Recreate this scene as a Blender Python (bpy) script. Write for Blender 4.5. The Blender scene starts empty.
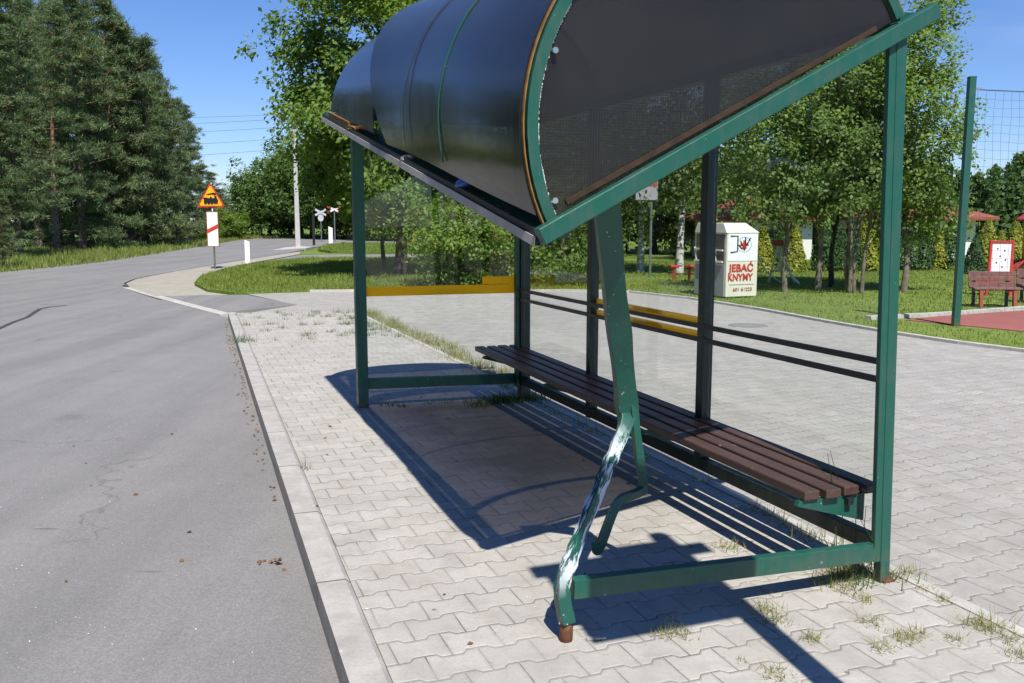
import bpy, bmesh, math, random
import numpy as np
from mathutils import Vector, Matrix
R = math.radians
PI = math.pi
scene = bpy.context.scene
COL = scene.collection
rng = np.random.default_rng(7)
random.seed(7)

# ------------------------------------------------------------------ camera
CAMH, PITCH, F = 1.6, math.atan(121.5 / 900.0), 900.0
cam_d = bpy.data.cameras.new('camera'); cam = bpy.data.objects.new('camera', cam_d); COL.objects.link(cam)
cam.location = (0, 0, CAMH); cam.rotation_euler = (PI / 2 - PITCH, 0, 0)
cam_d.sensor_width = 36; cam_d.lens = F / 1024 * 36; cam_d.clip_end = 2000; cam_d.clip_start = 0.05
scene.camera = cam

def gp(px, py, z=0.0):
    """where a spot seen on the level ground (height z) lies in the world"""
    x, y = (px - 512) / F, (341.5 - py) / F
    d = (x, math.cos(PITCH) + y * math.sin(PITCH), -math.sin(PITCH) + y * math.cos(PITCH))
    t = (z - CAMH) / d[2]
    return (d[0] * t, d[1] * t)

# shelter frame: u along the shelter, v towards the road
UX, UY = -0.35692, 0.93413
BN = (1.6412, 3.8232)
def uv(u, v, z=0.0):
    return (BN[0] + UX * u - UY * v, BN[1] + UY * u + UX * v, z)

# ------------------------------------------------------------------ node helpers
class NT:
    def __init__(s, name):
        s.mat = bpy.data.materials.new(name); s.mat.use_nodes = True
        s.t = s.mat.node_tree; s.t.nodes.clear()
        s.out = s.n('ShaderNodeOutputMaterial')
    def n(s, typ, **kw):
        nd = s.t.nodes.new(typ)
        for k, v in kw.items(): setattr(nd, k, v)
        return nd
    def schlick(s, f0, normal=None):
        lw = s.n('ShaderNodeLayerWeight'); lw.inputs[0].default_value = .5
        if normal is not None: s.put(lw.inputs[1], normal)
        return s.m('ADD', f0, s.m('MULTIPLY', 1 - f0, s.m('POWER', lw.outputs['Facing'], 5.0)))
    def put(s, sock, val):
        if isinstance(val, bpy.types.NodeSocket): s.t.links.new(val, sock)
        elif val is not None: sock.default_value = val
    def m(s, op, a, b=None, c=None, clamp=False):
        nd = s.n('ShaderNodeMath', operation=op); nd.use_clamp = clamp
        s.put(nd.inputs[0], a)
        if b is not None: s.put(nd.inputs[1], b)
        if c is not None: s.put(nd.inputs[2], c)
        return nd.outputs[0]
    def mix(s, f, a, b, mode='MIX'):
        nd = s.n('ShaderNodeMix', data_type='RGBA', blend_type=mode)
        s.put(nd.inputs[0], f)
        s.put(nd.inputs[6], c4(a) if isinstance(a, tuple) else a)
        s.put(nd.inputs[7], c4(b) if isinstance(b, tuple) else b)
        return nd.outputs[2]
    def noise(s, scale, detail=3, rough=.55, vec=None, out=0):
        nd = s.n('ShaderNodeTexNoise'); nd.inputs['Scale'].default_value = scale
        nd.inputs['Detail'].default_value = detail; nd.inputs['Roughness'].default_value = rough
        s.put(nd.inputs['Vector'], vec if vec is not None else s.obj())
        return nd.outputs[out]
    def vor(s, scale, vec=None, out='Distance', feature='F1'):
        nd = s.n('ShaderNodeTexVoronoi', feature=feature); nd.inputs['Scale'].default_value = scale
        s.put(nd.inputs['Vector'], vec if vec is not None else s.obj())
        return nd.outputs[out]
    def obj(s):
        if not hasattr(s, '_o'): s._o = s.n('ShaderNodeTexCoord').outputs['Object']
        return s._o
    def ramp(s, v, lo, hi, a=0.0, b=1.0):
        nd = s.n('ShaderNodeMapRange'); nd.clamp = True
        s.put(nd.inputs[0], v); s.put(nd.inputs[1], lo); s.put(nd.inputs[2], hi); s.put(nd.inputs[3], a); s.put(nd.inputs[4], b)
        return nd.outputs[0]
    def xyz(s, vec):
        nd = s.n('ShaderNodeSeparateXYZ'); s.put(nd.inputs[0], vec); return nd.outputs
    def comb(s, x, y, z=0.0):
        nd = s.n('ShaderNodeCombineXYZ'); s.put(nd.inputs[0], x); s.put(nd.inputs[1], y); s.put(nd.inputs[2], z); return nd.outputs[0]
    def bump(s, h, strength=.3, dist=.01, normal=None):
        nd = s.n('ShaderNodeBump'); nd.inputs['Strength'].default_value = strength; nd.inputs['Distance'].default_value = dist
        s.put(nd.inputs['Height'], h); s.put(nd.inputs['Normal'], normal); return nd.outputs[0]
    def bsdf(s, col, rough=.6, metal=0.0, normal=None, spec=.5):
        nd = s.n('ShaderNodeBsdfPrincipled')
        s.put(nd.inputs['Base Color'], c4(col) if isinstance(col, tuple) else col)
        s.put(nd.inputs['Roughness'], rough); s.put(nd.inputs['Metallic'], metal); s.put(nd.inputs['Normal'], normal)
        nd.inputs['Specular IOR Level'].default_value = spec
        return nd
    def done(s, sh):
        s.t.links.new(sh if isinstance(sh, bpy.types.NodeSocket) else sh.outputs[0], s.out.inputs[0]); return s.mat
def c4(c): return (c[0], c[1], c[2], 1.0)

M = {}
def plain(name, col, rough=.6, metal=0.0, var=.12, scale=6.0, bump=0.0, spec=.5):
    k = NT(name)
    f = k.noise(scale, 4, .6)
    c = k.mix(k.ramp(f, .3, .7), tuple(x * (1 - var) for x in col), tuple(min(1, x * (1 + var)) for x in col))
    nr = k.bump(k.noise(scale * 8, 3), bump, .004) if bump else None
    M[name] = k.done(k.bsdf(c, rough, metal, nr, spec)); return M[name]

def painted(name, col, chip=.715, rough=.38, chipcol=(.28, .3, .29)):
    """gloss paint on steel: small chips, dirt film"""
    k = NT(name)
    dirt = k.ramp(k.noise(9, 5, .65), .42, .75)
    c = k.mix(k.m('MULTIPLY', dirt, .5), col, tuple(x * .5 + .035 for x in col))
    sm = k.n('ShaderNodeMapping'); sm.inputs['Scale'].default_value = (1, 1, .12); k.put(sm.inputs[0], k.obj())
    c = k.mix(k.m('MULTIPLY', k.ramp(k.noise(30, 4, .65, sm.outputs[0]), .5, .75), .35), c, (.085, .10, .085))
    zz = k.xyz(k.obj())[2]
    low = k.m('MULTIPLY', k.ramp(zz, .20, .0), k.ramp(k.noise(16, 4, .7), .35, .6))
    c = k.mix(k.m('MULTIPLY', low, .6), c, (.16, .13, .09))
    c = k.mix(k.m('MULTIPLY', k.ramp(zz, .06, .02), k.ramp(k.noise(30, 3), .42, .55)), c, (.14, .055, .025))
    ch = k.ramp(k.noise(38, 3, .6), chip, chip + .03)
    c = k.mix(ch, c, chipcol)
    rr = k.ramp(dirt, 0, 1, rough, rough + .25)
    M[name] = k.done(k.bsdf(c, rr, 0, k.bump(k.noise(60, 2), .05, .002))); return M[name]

painted('green_paint', (.0075, .088, .060))
painted('green_paint_dark', (.008, .075, .05))
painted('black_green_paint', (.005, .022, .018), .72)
painted('pole_green', (.012, .09, .065))
# scraped post: green paint torn away to pale primer and bare steel in the crumpled stretch
k = NT('scraped_green_paint')
fl = k.n('ShaderNodeAttribute', attribute_name='flow').outputs['Vector']
z = k.xyz(fl)[2]
zone = k.m('MULTIPLY', k.ramp(z, .10, .20), k.ramp(z, .98, .78))
st = k.n('ShaderNodeMapping'); st.inputs['Scale'].default_value = (.045, .045, .16); k.put(st.inputs[0], fl)
n1 = k.noise(26, 5, .7, st.outputs[0])
wear = k.m('MULTIPLY', zone, k.ramp(n1, .47, .52))
wear2 = k.m('MULTIPLY', zone, k.ramp(k.noise(17, 5, .7, st.outputs[0]), .55, .60))
fine = k.ramp(k.noise(60, 3, .6), .68, .70)
c = k.mix(k.m('MULTIPLY', k.ramp(k.noise(9, 5, .65), .42, .75), .45), (.008, .085, .058), (.02, .06, .048))
c = k.mix(fine, c, (.4, .42, .42))
c = k.mix(wear2, c, (.026, .036, .046))
c = k.mix(wear, c, (.60, .64, .66))
M['scraped_paint'] = k.done(k.bsdf(c, .45, 0, k.bump(n1, .25, .006)))

plain('rust', (.17, .065, .03), .8, 0, .45, 18, .4)
plain('dark_rust', (.04, .02, .008), .85, 0, .4, 20, .3)
plain('ochre_rust', (.20, .105, .02), .75, 0, .5, 14, .2)
plain('aluminium', (.50, .48, .45), .5, .15, .15, 7)
plain('galvanised', (.36, .38, .4), .42, .8, .2, 9)
plain('dark_rubber', (.012, .012, .013), .7)
plain('dark_metal', (.018, .022, .022), .45)
plain('chrome_bolt', (.6, .6, .6), .3, .9)
plain('white_paint', (.8, .8, .79), .5, 0, .06, 5)
plain('sign_back', (.50, .51, .52), .5, 0, .12, 5)
plain('cream_paint', (.68, .66, .53), .5, 0, .08, 3)
plain('grey_paint', (.30, .30, .32), .5, 0, .1, 4)
plain('bin_inside', (.07, .065, .055), .8)
plain('red_paint', (.50, .04, .028), .5, 0, .2, 6)
plain('dull_red_paint', (.30, .06, .035), .55, 0, .15, 6)
plain('yellow_paint', (.75, .36, .02), .45, 0, .1, 6)
plain('sign_yellow', (.85, .42, .01), .4, 0, .04, 6)
plain('black_paint', (.01, .01, .012), .5)
plain('pale_yellow_paint', (.72, .70, .42), .5)
plain('bench_red', (.19, .09, .075), .6, 0, .3, 12)
plain('house_white', (.78, .77, .74), .85, 0, .05, 2)
plain('blue_plastic', (.05, .13, .45), .3)
plain('crumpled_foil', (.55, .55, .55), .35, .4, .2, 30, .6)
plain('dead_leaf', (.22, .10, .03), .8, 0, .4, 30)
plain('concrete_pole', (.46, .44, .42), .85, 0, .12, 3, .3)
plain('cable_black', (.10, .10, .11), .6)
plain('net_cord', (.02, .03, .06), .7)
plain('soil', (.12, .10, .06), .95, 0, .3, 3, .4)
plain('bark', (.17, .14, .105), .9, 0, .45, 9, .8)
plain('dark_bark', (.04, .033, .027), .9, 0, .45, 9, .8)

# roof tile
k = NT('red_roof_tile')
w = k.n('ShaderNodeTexWave', wave_type='BANDS', bands_direction='Z'); w.inputs['Scale'].default_value = 5; k.put(w.inputs[0], k.obj())
M['roof_tile'] = k.done(k.bsdf(k.mix(k.noise(4, 4), (.22, .055, .035), (.30, .085, .055)), .7, 0, k.bump(w.outputs[0], .5, .03)))
# birch bark
k = NT('birch_bark')
mp = k.n('ShaderNodeMapping'); mp.inputs['Scale'].default_value = (2, 2, 9); k.put(mp.inputs[0], k.obj())
M['birch_bark'] = k.done(k.bsdf(k.mix(k.ramp(k.noise(2.2, 4, .6, mp.outputs[0]), .52, .6), (.55, .53, .48), (.05, .045, .04)), .8))
# pine bark: greyish low, orange high
k = NT('pine_bark')
zz = k.xyz(k.obj())[2]
c = k.mix(k.ramp(zz, 2.0, 6), (.24, .18, .145), (.40, .20, .10))
M['pine_bark'] = k.done(k.bsdf(k.mix(k.ramp(k.noise(14, 4), .35, .65), c, (.05, .038, .03)), .9, 0, k.bump(k.noise(14, 4), .8, .03)))

def leafy(name, a, b, trans=.35, rough=.55, rare=None):
    k = NT(name)
    at = k.n('ShaderNodeAttribute', attribute_name='rnd')
    c = k.mix(at.outputs['Fac'], a, b)
    if rare: c = k.mix(k.m('GREATER_THAN', at.outputs['Fac'], .9992), c, rare)
    p = k.bsdf(c, rough, 0, None, .35)
    tr = k.n('ShaderNodeBsdfTranslucent'); k.put(tr.inputs[0], k.mix(1.0, c, (1.25, 1.3, .45), 'MULTIPLY'))
    mx = k.n('ShaderNodeMixShader'); mx.inputs[0].default_value = trans
    k.t.links.new(p.outputs[0], mx.inputs[1]); k.t.links.new(tr.outputs[0], mx.inputs[2])
    M[name] = k.done(mx); return M[name]
leafy('tape_yellow', (.95, .66, .03), (.95, .66, .03), .65)
leafy('leaf_mid', (0.081, 0.155, 0.030), (0.243, 0.338, 0.068), .46)
leafy('leaf_dark', (0.052, 0.111, 0.026), (0.143, 0.215, 0.052), .4)
leafy('leaf_far', (0.054, 0.114, 0.031), (0.144, 0.222, 0.060), .4)
leafy('leaf_pale', (0.096, 0.180, 0.030), (0.252, 0.360, 0.066), .48, .5, (.42, .2, .03))
leafy('leaf_fresh', (0.098, 0.169, 0.047), (0.273, 0.377, 0.111), .48)
leafy('birch_leaf', (0.081, 0.131, 0.037), (0.188, 0.256, 0.075), .42)
leafy('pine_needle', (0.052, 0.092, 0.042), (0.165, 0.222, 0.092), .25)
leafy('thuja_gold', (.15, .20, .02), (.42, .40, .045), .25)
leafy('thuja_green', (.03, .075, .02), (.06, .12, .03), .2)
leafy('grass_blade', (.13, .19, .03), (.29, .34, .085), .4)
leafy('rough_grass', (.13, .19, .035), (.30, .32, .10), .4)
leafy('weed_blade', (.16, .19, .06), (.46, .42, .2), .35)
leafy('weed_green', (.05, .10, .02), (.12, .18, .04), .35)

# ground materials ----------------------------------------------------------
k = NT('lawn_soil')
n1 = k.noise(.35, 5, .6); n2 = k.noise(5, 4, .7)
c = k.mix(k.ramp(n1, .35, .7), (.12, .175, .03), (.19, .24, .06))
c = k.mix(k.ramp(n2, .5, .75), c, (.05, .085, .015))
M['lawn'] = k.done(k.bsdf(c, .95, 0, k.bump(n2, .8, .05), .1))

k = NT('asphalt_surface')
o = k.obj(); s3 = k.xyz(o)
big = k.noise(.22, 4, .6); med = k.noise(2.2, 5, .65); spk = k.vor(140, o, 'Color'); spx = k.xyz(spk)[0]
c = k.mix(k.ramp(big, .35, .65), (.185, .178, .172), (.225, .217, .208))
c = k.mix(k.m('MULTIPLY', k.ramp(med, .4, .7), .5), c, (.155, .149, .144))
c = k.mix(k.m('MULTIPLY', k.ramp(spx, .2, .95), .5), c, (.32, .31, .30))
trk = k.m('ADD', k.m('MULTIPLY', s3[0], .945), k.m('MULTIPLY', s3[1], .33))
tk = k.n('ShaderNodeMapping'); tk.inputs['Rotation'].default_value = (0, 0, R(-19)); tk.inputs['Scale'].default_value = (1.6, .12, 1); k.put(tk.inputs[0], o)
c = k.mix(k.m('MULTIPLY', k.ramp(k.noise(1.0, 4, .6, tk.outputs[0]), .42, .66), .38), c, (.125, .121, .118))
dist = k.n('ShaderNodeVectorMath', operation='ADD'); k.put(dist.inputs[0], o); sc_ = k.n('ShaderNodeVectorMath', operation='SCALE'); k.put(sc_.inputs[0], k.noise(1.4, 5, .6, o, 1)); sc_.inputs['Scale'].default_value = .9; k.put(dist.inputs[1], sc_.outputs[0])
ck = k.ramp(k.vor(.33, dist.outputs[0], 'Distance', 'DISTANCE_TO_EDGE'), .0016, .0045, 1, 0)
ck = k.m('MULTIPLY', ck, k.ramp(k.noise(.45, 2, .5), .52, .58))
c = k.mix(k.m('MULTIPLY', ck, .3), c, (.045, .044, .043))
sm_ = k.n('ShaderNodeMapping'); sm_.inputs['Rotation'].default_value = (0, 0, R(12)); sm_.inputs['Scale'].default_value = (.55, 3.2, 1); k.put(sm_.inputs[0], o)
c = k.mix(k.m('MULTIPLY', k.ramp(k.vor(.95, sm_.outputs[0]), .055, .03), .5), c, (.06, .057, .055))
c = k.mix(k.m('MULTIPLY', k.ramp(k.vor(38, o, 'Color', 'F1'), .0, .1), 0.0), c, (.3, .3, .3))
grit = k.m('LESS_THAN', k.vor(30, o), .10)
c = k.mix(k.m('MULTIPLY', grit, .4), c, (.34, .33, .32))
pale = k.m('LESS_THAN', k.vor(7, o), .03)
c = k.mix(k.m('MULTIPLY', pale, .7), c, (.42, .41, .39))
oil = k.ramp(k.noise(1.1, 2, .4), .70, .76)
c = k.mix(k.m('MULTIPLY', oil, .2), c, (.06, .058, .056))
mp = k.n('ShaderNodeMapping'); mp.inputs['Scale'].default_value = (2.2, .55, 1); k.put(mp.inputs[0], o)
oil2 = k.ramp(k.vor(.9, mp.outputs[0]), .085, .06)
c = k.mix(k.m('MULTIPLY', oil2, .35), c, (.05, .048, .046))
M['asphalt'] = k.done(k.bsdf(c, .85, 0, k.bump(spx, .25, .002), .3))

def pavers(name, tone, joint, row=.16, length=.205, amp=.0125, ang=0.0, grassy=.0, dirt=True):
    """interlocking double-T concrete blocks"""
    k = NT(name)
    o = k.obj(); e = k.xyz(o)
    du, dv = (UX * math.cos(ang) - UY * math.sin(ang), UX * math.sin(ang) + UY * math.cos(ang)), None
    dv = (-du[1], du[0])
    wob = k.noise(3.0, 2, .5, o, 1); wx = k.xyz(wob)
    q = k.m('ADD', k.m('MULTIPLY', e[0], du[0]), k.m('MULTIPLY', e[1], du[1]))
    p = k.m('ADD', k.m('MULTIPLY', e[0], dv[0]), k.m('MULTIPLY', e[1], dv[1]))
    q = k.m('ADD', q, k.m('MULTIPLY', k.m('SUBTRACT', wx[0], .5), .014))
    p = k.m('ADD', p, k.m('MULTIPLY', k.m('SUBTRACT', wx[1], .5), .014))
    pn = k.m('DIVIDE', p, length)
    # trapezoid wave of the bone-shaped edges
    tri = k.m('PINGPONG', k.m('MULTIPLY', pn, 2.0), 1.0)             # period 1 in pn
    trap = k.m('SUBTRACT', k.m('MULTIPLY', k.ramp(tri, .40, .60), 2.0), 1.0)
    # signed distance to each row boundary; boundary j sits at j*row + (-1)^j*amp*trap
    qn = k.m('DIVIDE', q, row)
    jr = k.m('ROUND', qn)
    par = k.m('SUBTRACT', 1.0, k.m('MULTIPLY', k.m('MODULO', k.m('ABSOLUTE', jr), 2.0), 2.0))
    off = k.m('MULTIPLY', k.m('MULTIPLY', par, trap), amp)
    sd = k.m('SUBTRACT', q, k.m('ADD', k.m('MULTIPLY', jr, row), off))  # >0 : above boundary jr
    drow = k.m('ABSOLUTE', sd)
    rowid = k.m('SUBTRACT', jr, k.m('LESS_THAN', sd, 0.0))             # row index
    rpar = k.m('MODULO', k.m('ABSOLUTE', rowid), 2.0)
    ps = k.m('ADD', pn, k.m('MULTIPLY', rpar, .5))
    cell = k.m('FLOOR', ps)
    fr = k.m('FRACT', ps)
    dcut = k.m('MULTIPLY', k.m('MINIMUM', fr, k.m('SUBTRACT', 1.0, fr)), length)
    d = k.m('MINIMUM', drow, dcut)
    wn = k.n('ShaderNodeTexWhiteNoise', noise_dimensions='2D'); k.put(wn.inputs[0], k.comb(cell, rowid))
    rnd = k.m('ADD', wn.outputs['Value'], 0.0)
    wn2 = k.xyz(wn.outputs['Color'])
    a = tuple(x * .9 for x in tone); b = tuple(min(1, x * 1.08) for x in tone)
    c = k.mix(rnd, a, b)
    c = k.mix(k.m('MULTIPLY', wn2[1], .35), c, (tone[0] * 1.0, tone[1] * .94, tone[2] * .84))
    grain = k.noise(70, 4, .7); blot = k.noise(4.5, 5, .65); wide = k.noise(.5, 4, .6)
    c = k.mix(k.m('MULTIPLY', k.ramp(grain, .42, .7), .42), c, tuple(x * .62 for x in tone))
    c = k.mix(k.m('MULTIPLY', k.ramp(blot, .44, .7), .55), c, (tone[0] * .60, tone[1] * .575, tone[2] * .53))
    c = k.mix(k.m('MULTIPLY', k.ramp(k.noise(17, 5, .7), .5, .68), .35), c, (tone[0] * .68, tone[1] * .64, tone[2] * .57))
    c = k.mix(k.m('MULTIPLY', k.ramp(wide, .42, .66), .34), c, tuple(x * .75 for x in tone))
    spot = k.ramp(k.vor(4.2, o), .055, .035)
    c = k.mix(k.m('MULTIPLY', spot, .65), c, (.06, .058, .055))
    pale = k.ramp(k.vor(2.6, o), .02, .012)
    c = k.mix(k.m('MULTIPLY', pale, .8), c, (.75, .74, .72))
    jw = k.ramp(d, .0014, .0042, 1.0, 0.0)
    sandy = k.ramp(k.noise(2.4, 3), .42, .6)
    jc = k.mix(sandy, joint, (joint[0] * 3, joint[1] * 2.9, joint[2] * 2.6))
    chip = k.m('MULTIPLY', k.ramp(d, .022, .006), k.ramp(k.noise(34, 3, .6), .60, .66))
    c = k.mix(k.m('MULTIPLY', chip, .55), c, tuple(x * .55 for x in tone))
    if grassy: jc = k.mix(k.ramp(k.noise(1.3, 3), .55, .62), jc, (.06, .09, .02))
    c = k.mix(k.m('MULTIPLY', jw, k.ramp(k.noise(5.5, 3, .6), .3, .65, .35, .95)), c, jc)
    if dirt:   # soiled floor, with the brown of the roof shade put into its colour
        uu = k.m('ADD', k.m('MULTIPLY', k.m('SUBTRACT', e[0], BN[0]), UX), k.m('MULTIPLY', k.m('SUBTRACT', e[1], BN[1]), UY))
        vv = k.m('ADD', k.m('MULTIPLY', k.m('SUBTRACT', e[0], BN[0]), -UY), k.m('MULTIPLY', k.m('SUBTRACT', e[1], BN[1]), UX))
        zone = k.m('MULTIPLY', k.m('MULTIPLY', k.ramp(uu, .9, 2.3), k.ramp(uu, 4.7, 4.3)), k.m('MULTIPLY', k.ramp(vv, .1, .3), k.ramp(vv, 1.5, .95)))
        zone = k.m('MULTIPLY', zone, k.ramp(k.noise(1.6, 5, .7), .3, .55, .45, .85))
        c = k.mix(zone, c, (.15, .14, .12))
    chamf = k.ramp(d, .0, .012)
    hgt = k.m('ADD', k.m('MULTIPLY', chamf, 1.0), k.m('ADD', k.m('MULTIPLY', grain, .12), k.m('ADD', k.m('MULTIPLY', rnd, .35), k.m('MULTIPLY', k.m('MULTIPLY', k.m('SUBTRACT', fr, .5), k.m('SUBTRACT', wn2[0], .5)), 2.2))))
    M[name] = k.done(k.bsdf(c, .88, 0, k.bump(hgt, .55, .007), .25)); return M[name]
pavers('platform_pavers', (.44, .42, .385), (.10, .09, .075), grassy=1)
pavers('lot_pavers', (.385, .37, .345), (.11, .10, .085), ang=.06, grassy=1, dirt=False)
pavers('apron_pavers', (.40, .375, .32), (.13, .11, .08), ang=.2, grassy=1, dirt=False)

k = NT('kerb_concrete')
e = k.xyz(k.obj())
al = k.m('ADD', k.m('MULTIPLY', e[0], -.328), k.m('MULTIPLY', e[1], .945))
fr = k.m('FRACT', k.m('ADD', al, .13))
jt = k.ramp(k.m('MINIMUM', fr, k.m('SUBTRACT', 1.0, fr)), .004, .008, 1, 0)
n1 = k.noise(6, 5, .65); n2 = k.noise(60, 3)
c = k.mix(k.ramp(n1, .35, .7), (.44, .42, .385), (.33, .31, .285))
c = k.mix(k.m('MULTIPLY', k.ramp(n2, .5, .75), .3), c, (.24, .22, .2))
c = k.mix(k.ramp(k.vor(9), .10, .05), c, (.52, .5, .47))
c = k.mix(k.m('MULTIPLY', k.ramp(e[2], -.06, -.125), k.ramp(k.noise(12, 4), .3, .6)), c, (.27, .25, .22))
c = k.mix(k.m('MULTIPLY', k.ramp(k.noise(3.5, 5, .7), .5, .7), .5), c, (.26, .245, .22))
c = k.mix(k.m('MULTIPLY', jt, .85), c, (.07, .065, .06))
M['kerb'] = k.done(k.bsdf(c, .9, 0, k.bump(k.m('ADD', n2, k.m('MULTIPLY', n1, 1.5)), .35, .006), .25))
plain('edge_concrete', (.44, .42, .38), .9, 0, .2, 5, .4)
plain('tar', (.05, .05, .052), .7)
k = NT('court_surface')
M['court'] = k.done(k.bsdf(k.mix(k.noise(1.5, 5), (.24, .075, .06), (.33, .11, .09)), .9))

# smoked twin-wall polycarbonate: dark, glossy, lets a little brown light through
def polycarb(name, tint, body, flute, grid=False):
    k = NT(name)
    o = k.obj(); e = k.xyz(o)
    if grid:
        gx = k.m('PINGPONG', k.m('MULTIPLY', e[1], 1 / .011), .5); gz = k.m('PINGPONG', k.m('MULTIPLY', e[2], 1 / .011), .5)
        g = k.m('MULTIPLY', k.ramp(gx, .08, .26), k.ramp(gz, .02, .14))
        body_c = k.mix(g, tuple(x * 3.2 for x in body), body)
        h = g
    else:
        h = k.m('PINGPONG', k.m('MULTIPLY', e[0], 1 / .016), .5)
        body_c = k.mix(k.ramp(h, .0, .16), tuple(x * .6 for x in body), body)
    dm = k.n('ShaderNodeMapping'); dm.inputs['Scale'].default_value = (2.2, .5, .5); k.put(dm.inputs[0], o)
    dirt = k.m('MAXIMUM', k.ramp(k.noise(5, 5, .65), .45, .8), k.ramp(k.noise(7, 5, .7, dm.outputs[0]), .48, .8))
    body_c = k.mix(k.m('MULTIPLY', dirt, .25 if not grid else .16), body_c, (.09, .08, .066))
    df = k.n('ShaderNodeBsdfDiffuse'); k.put(df.inputs[0], body_c)
    tr = k.n('ShaderNodeBsdfTransparent'); tr.inputs[0].default_value = c4(tint)
    m1 = k.n('ShaderNodeMixShader'); m1.inputs[0].default_value = .62
    tl = k.n('ShaderNodeBsdfTranslucent'); tl.inputs[0].default_value = (.26, .24, .21, 1)
    md = k.n('ShaderNodeMixShader'); md.inputs[0].default_value = .22 if not grid else .06
    k.t.links.new(df.outputs[0], md.inputs[1]); k.t.links.new(tl.outputs[0], md.inputs[2])
    k.t.links.new(md.outputs[0], m1.inputs[1]); k.t.links.new(tr.outputs[0], m1.inputs[2])
    gl = k.n('ShaderNodeBsdfGlossy'); k.put(gl.inputs['Roughness'], k.ramp(dirt, 0, 1, .16, .28))
    nb = k.bump(k.noise(1.3, 1, .3), .10, .05)
    k.put(gl.inputs['Normal'], nb)
    m2 = k.n('ShaderNodeMixShader'); k.put(m2.inputs[0], k.schlick(.085 if not grid else .03))
    k.t.links.new(m1.outputs[0], m2.inputs[1]); k.t.links.new(gl.outputs[0], m2.inputs[2])
    M[name] = k.done(m2)
polycarb('polycarb', (.52, .49, .45), (.018, .0165, .015), True)
polycarb('polycarb_end', (.54, .50, .45), (.022, .0195, .0165), True, True)
k = NT('dusty_glass')
tr = k.n('ShaderNodeBsdfTransparent'); tr.inputs[0].default_value = (.965, .98, .97, 1)
df = k.n('ShaderNodeBsdfDiffuse'); df.inputs[0].default_value = (.4, .4, .38, 1)
m0 = k.n('ShaderNodeMixShader'); k.put(m0.inputs[0], k.ramp(k.noise(3, 5, .7), .35, .8, .002, .018))
k.t.links.new(tr.outputs[0], m0.inputs[1]); k.t.links.new(df.outputs[0], m0.inputs[2])
gl = k.n('ShaderNodeBsdfGlossy'); gl.inputs['Roughness'].default_value = .015
m2 = k.n('ShaderNodeMixShader'); k.put(m2.inputs[0], k.schlick(.032))
k.t.links.new(m0.outputs[0], m2.inputs[1]); k.t.links.new(gl.outputs[0], m2.inputs[2])
M['glass'] = k.done(m2)
# bench timber
k = NT('brown_bench_wood')
mp = k.n('ShaderNodeMapping'); mp.inputs['Scale'].default_value = (1.2, 30, 30); k.put(mp.inputs[0], k.obj())
g = k.noise(2.5, 5, .6, mp.outputs[0])
c = k.mix(k.ramp(g, .3, .7), (.048, .027, .021), (.10, .056, .042))
c = k.mix(k.ramp(k.noise(22, 3), .7, .74), c, (.25, .2, .17))
M['bench_wood'] = k.done(k.bsdf(c, .42, 0, k.bump(g, .2, .004)))

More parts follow.
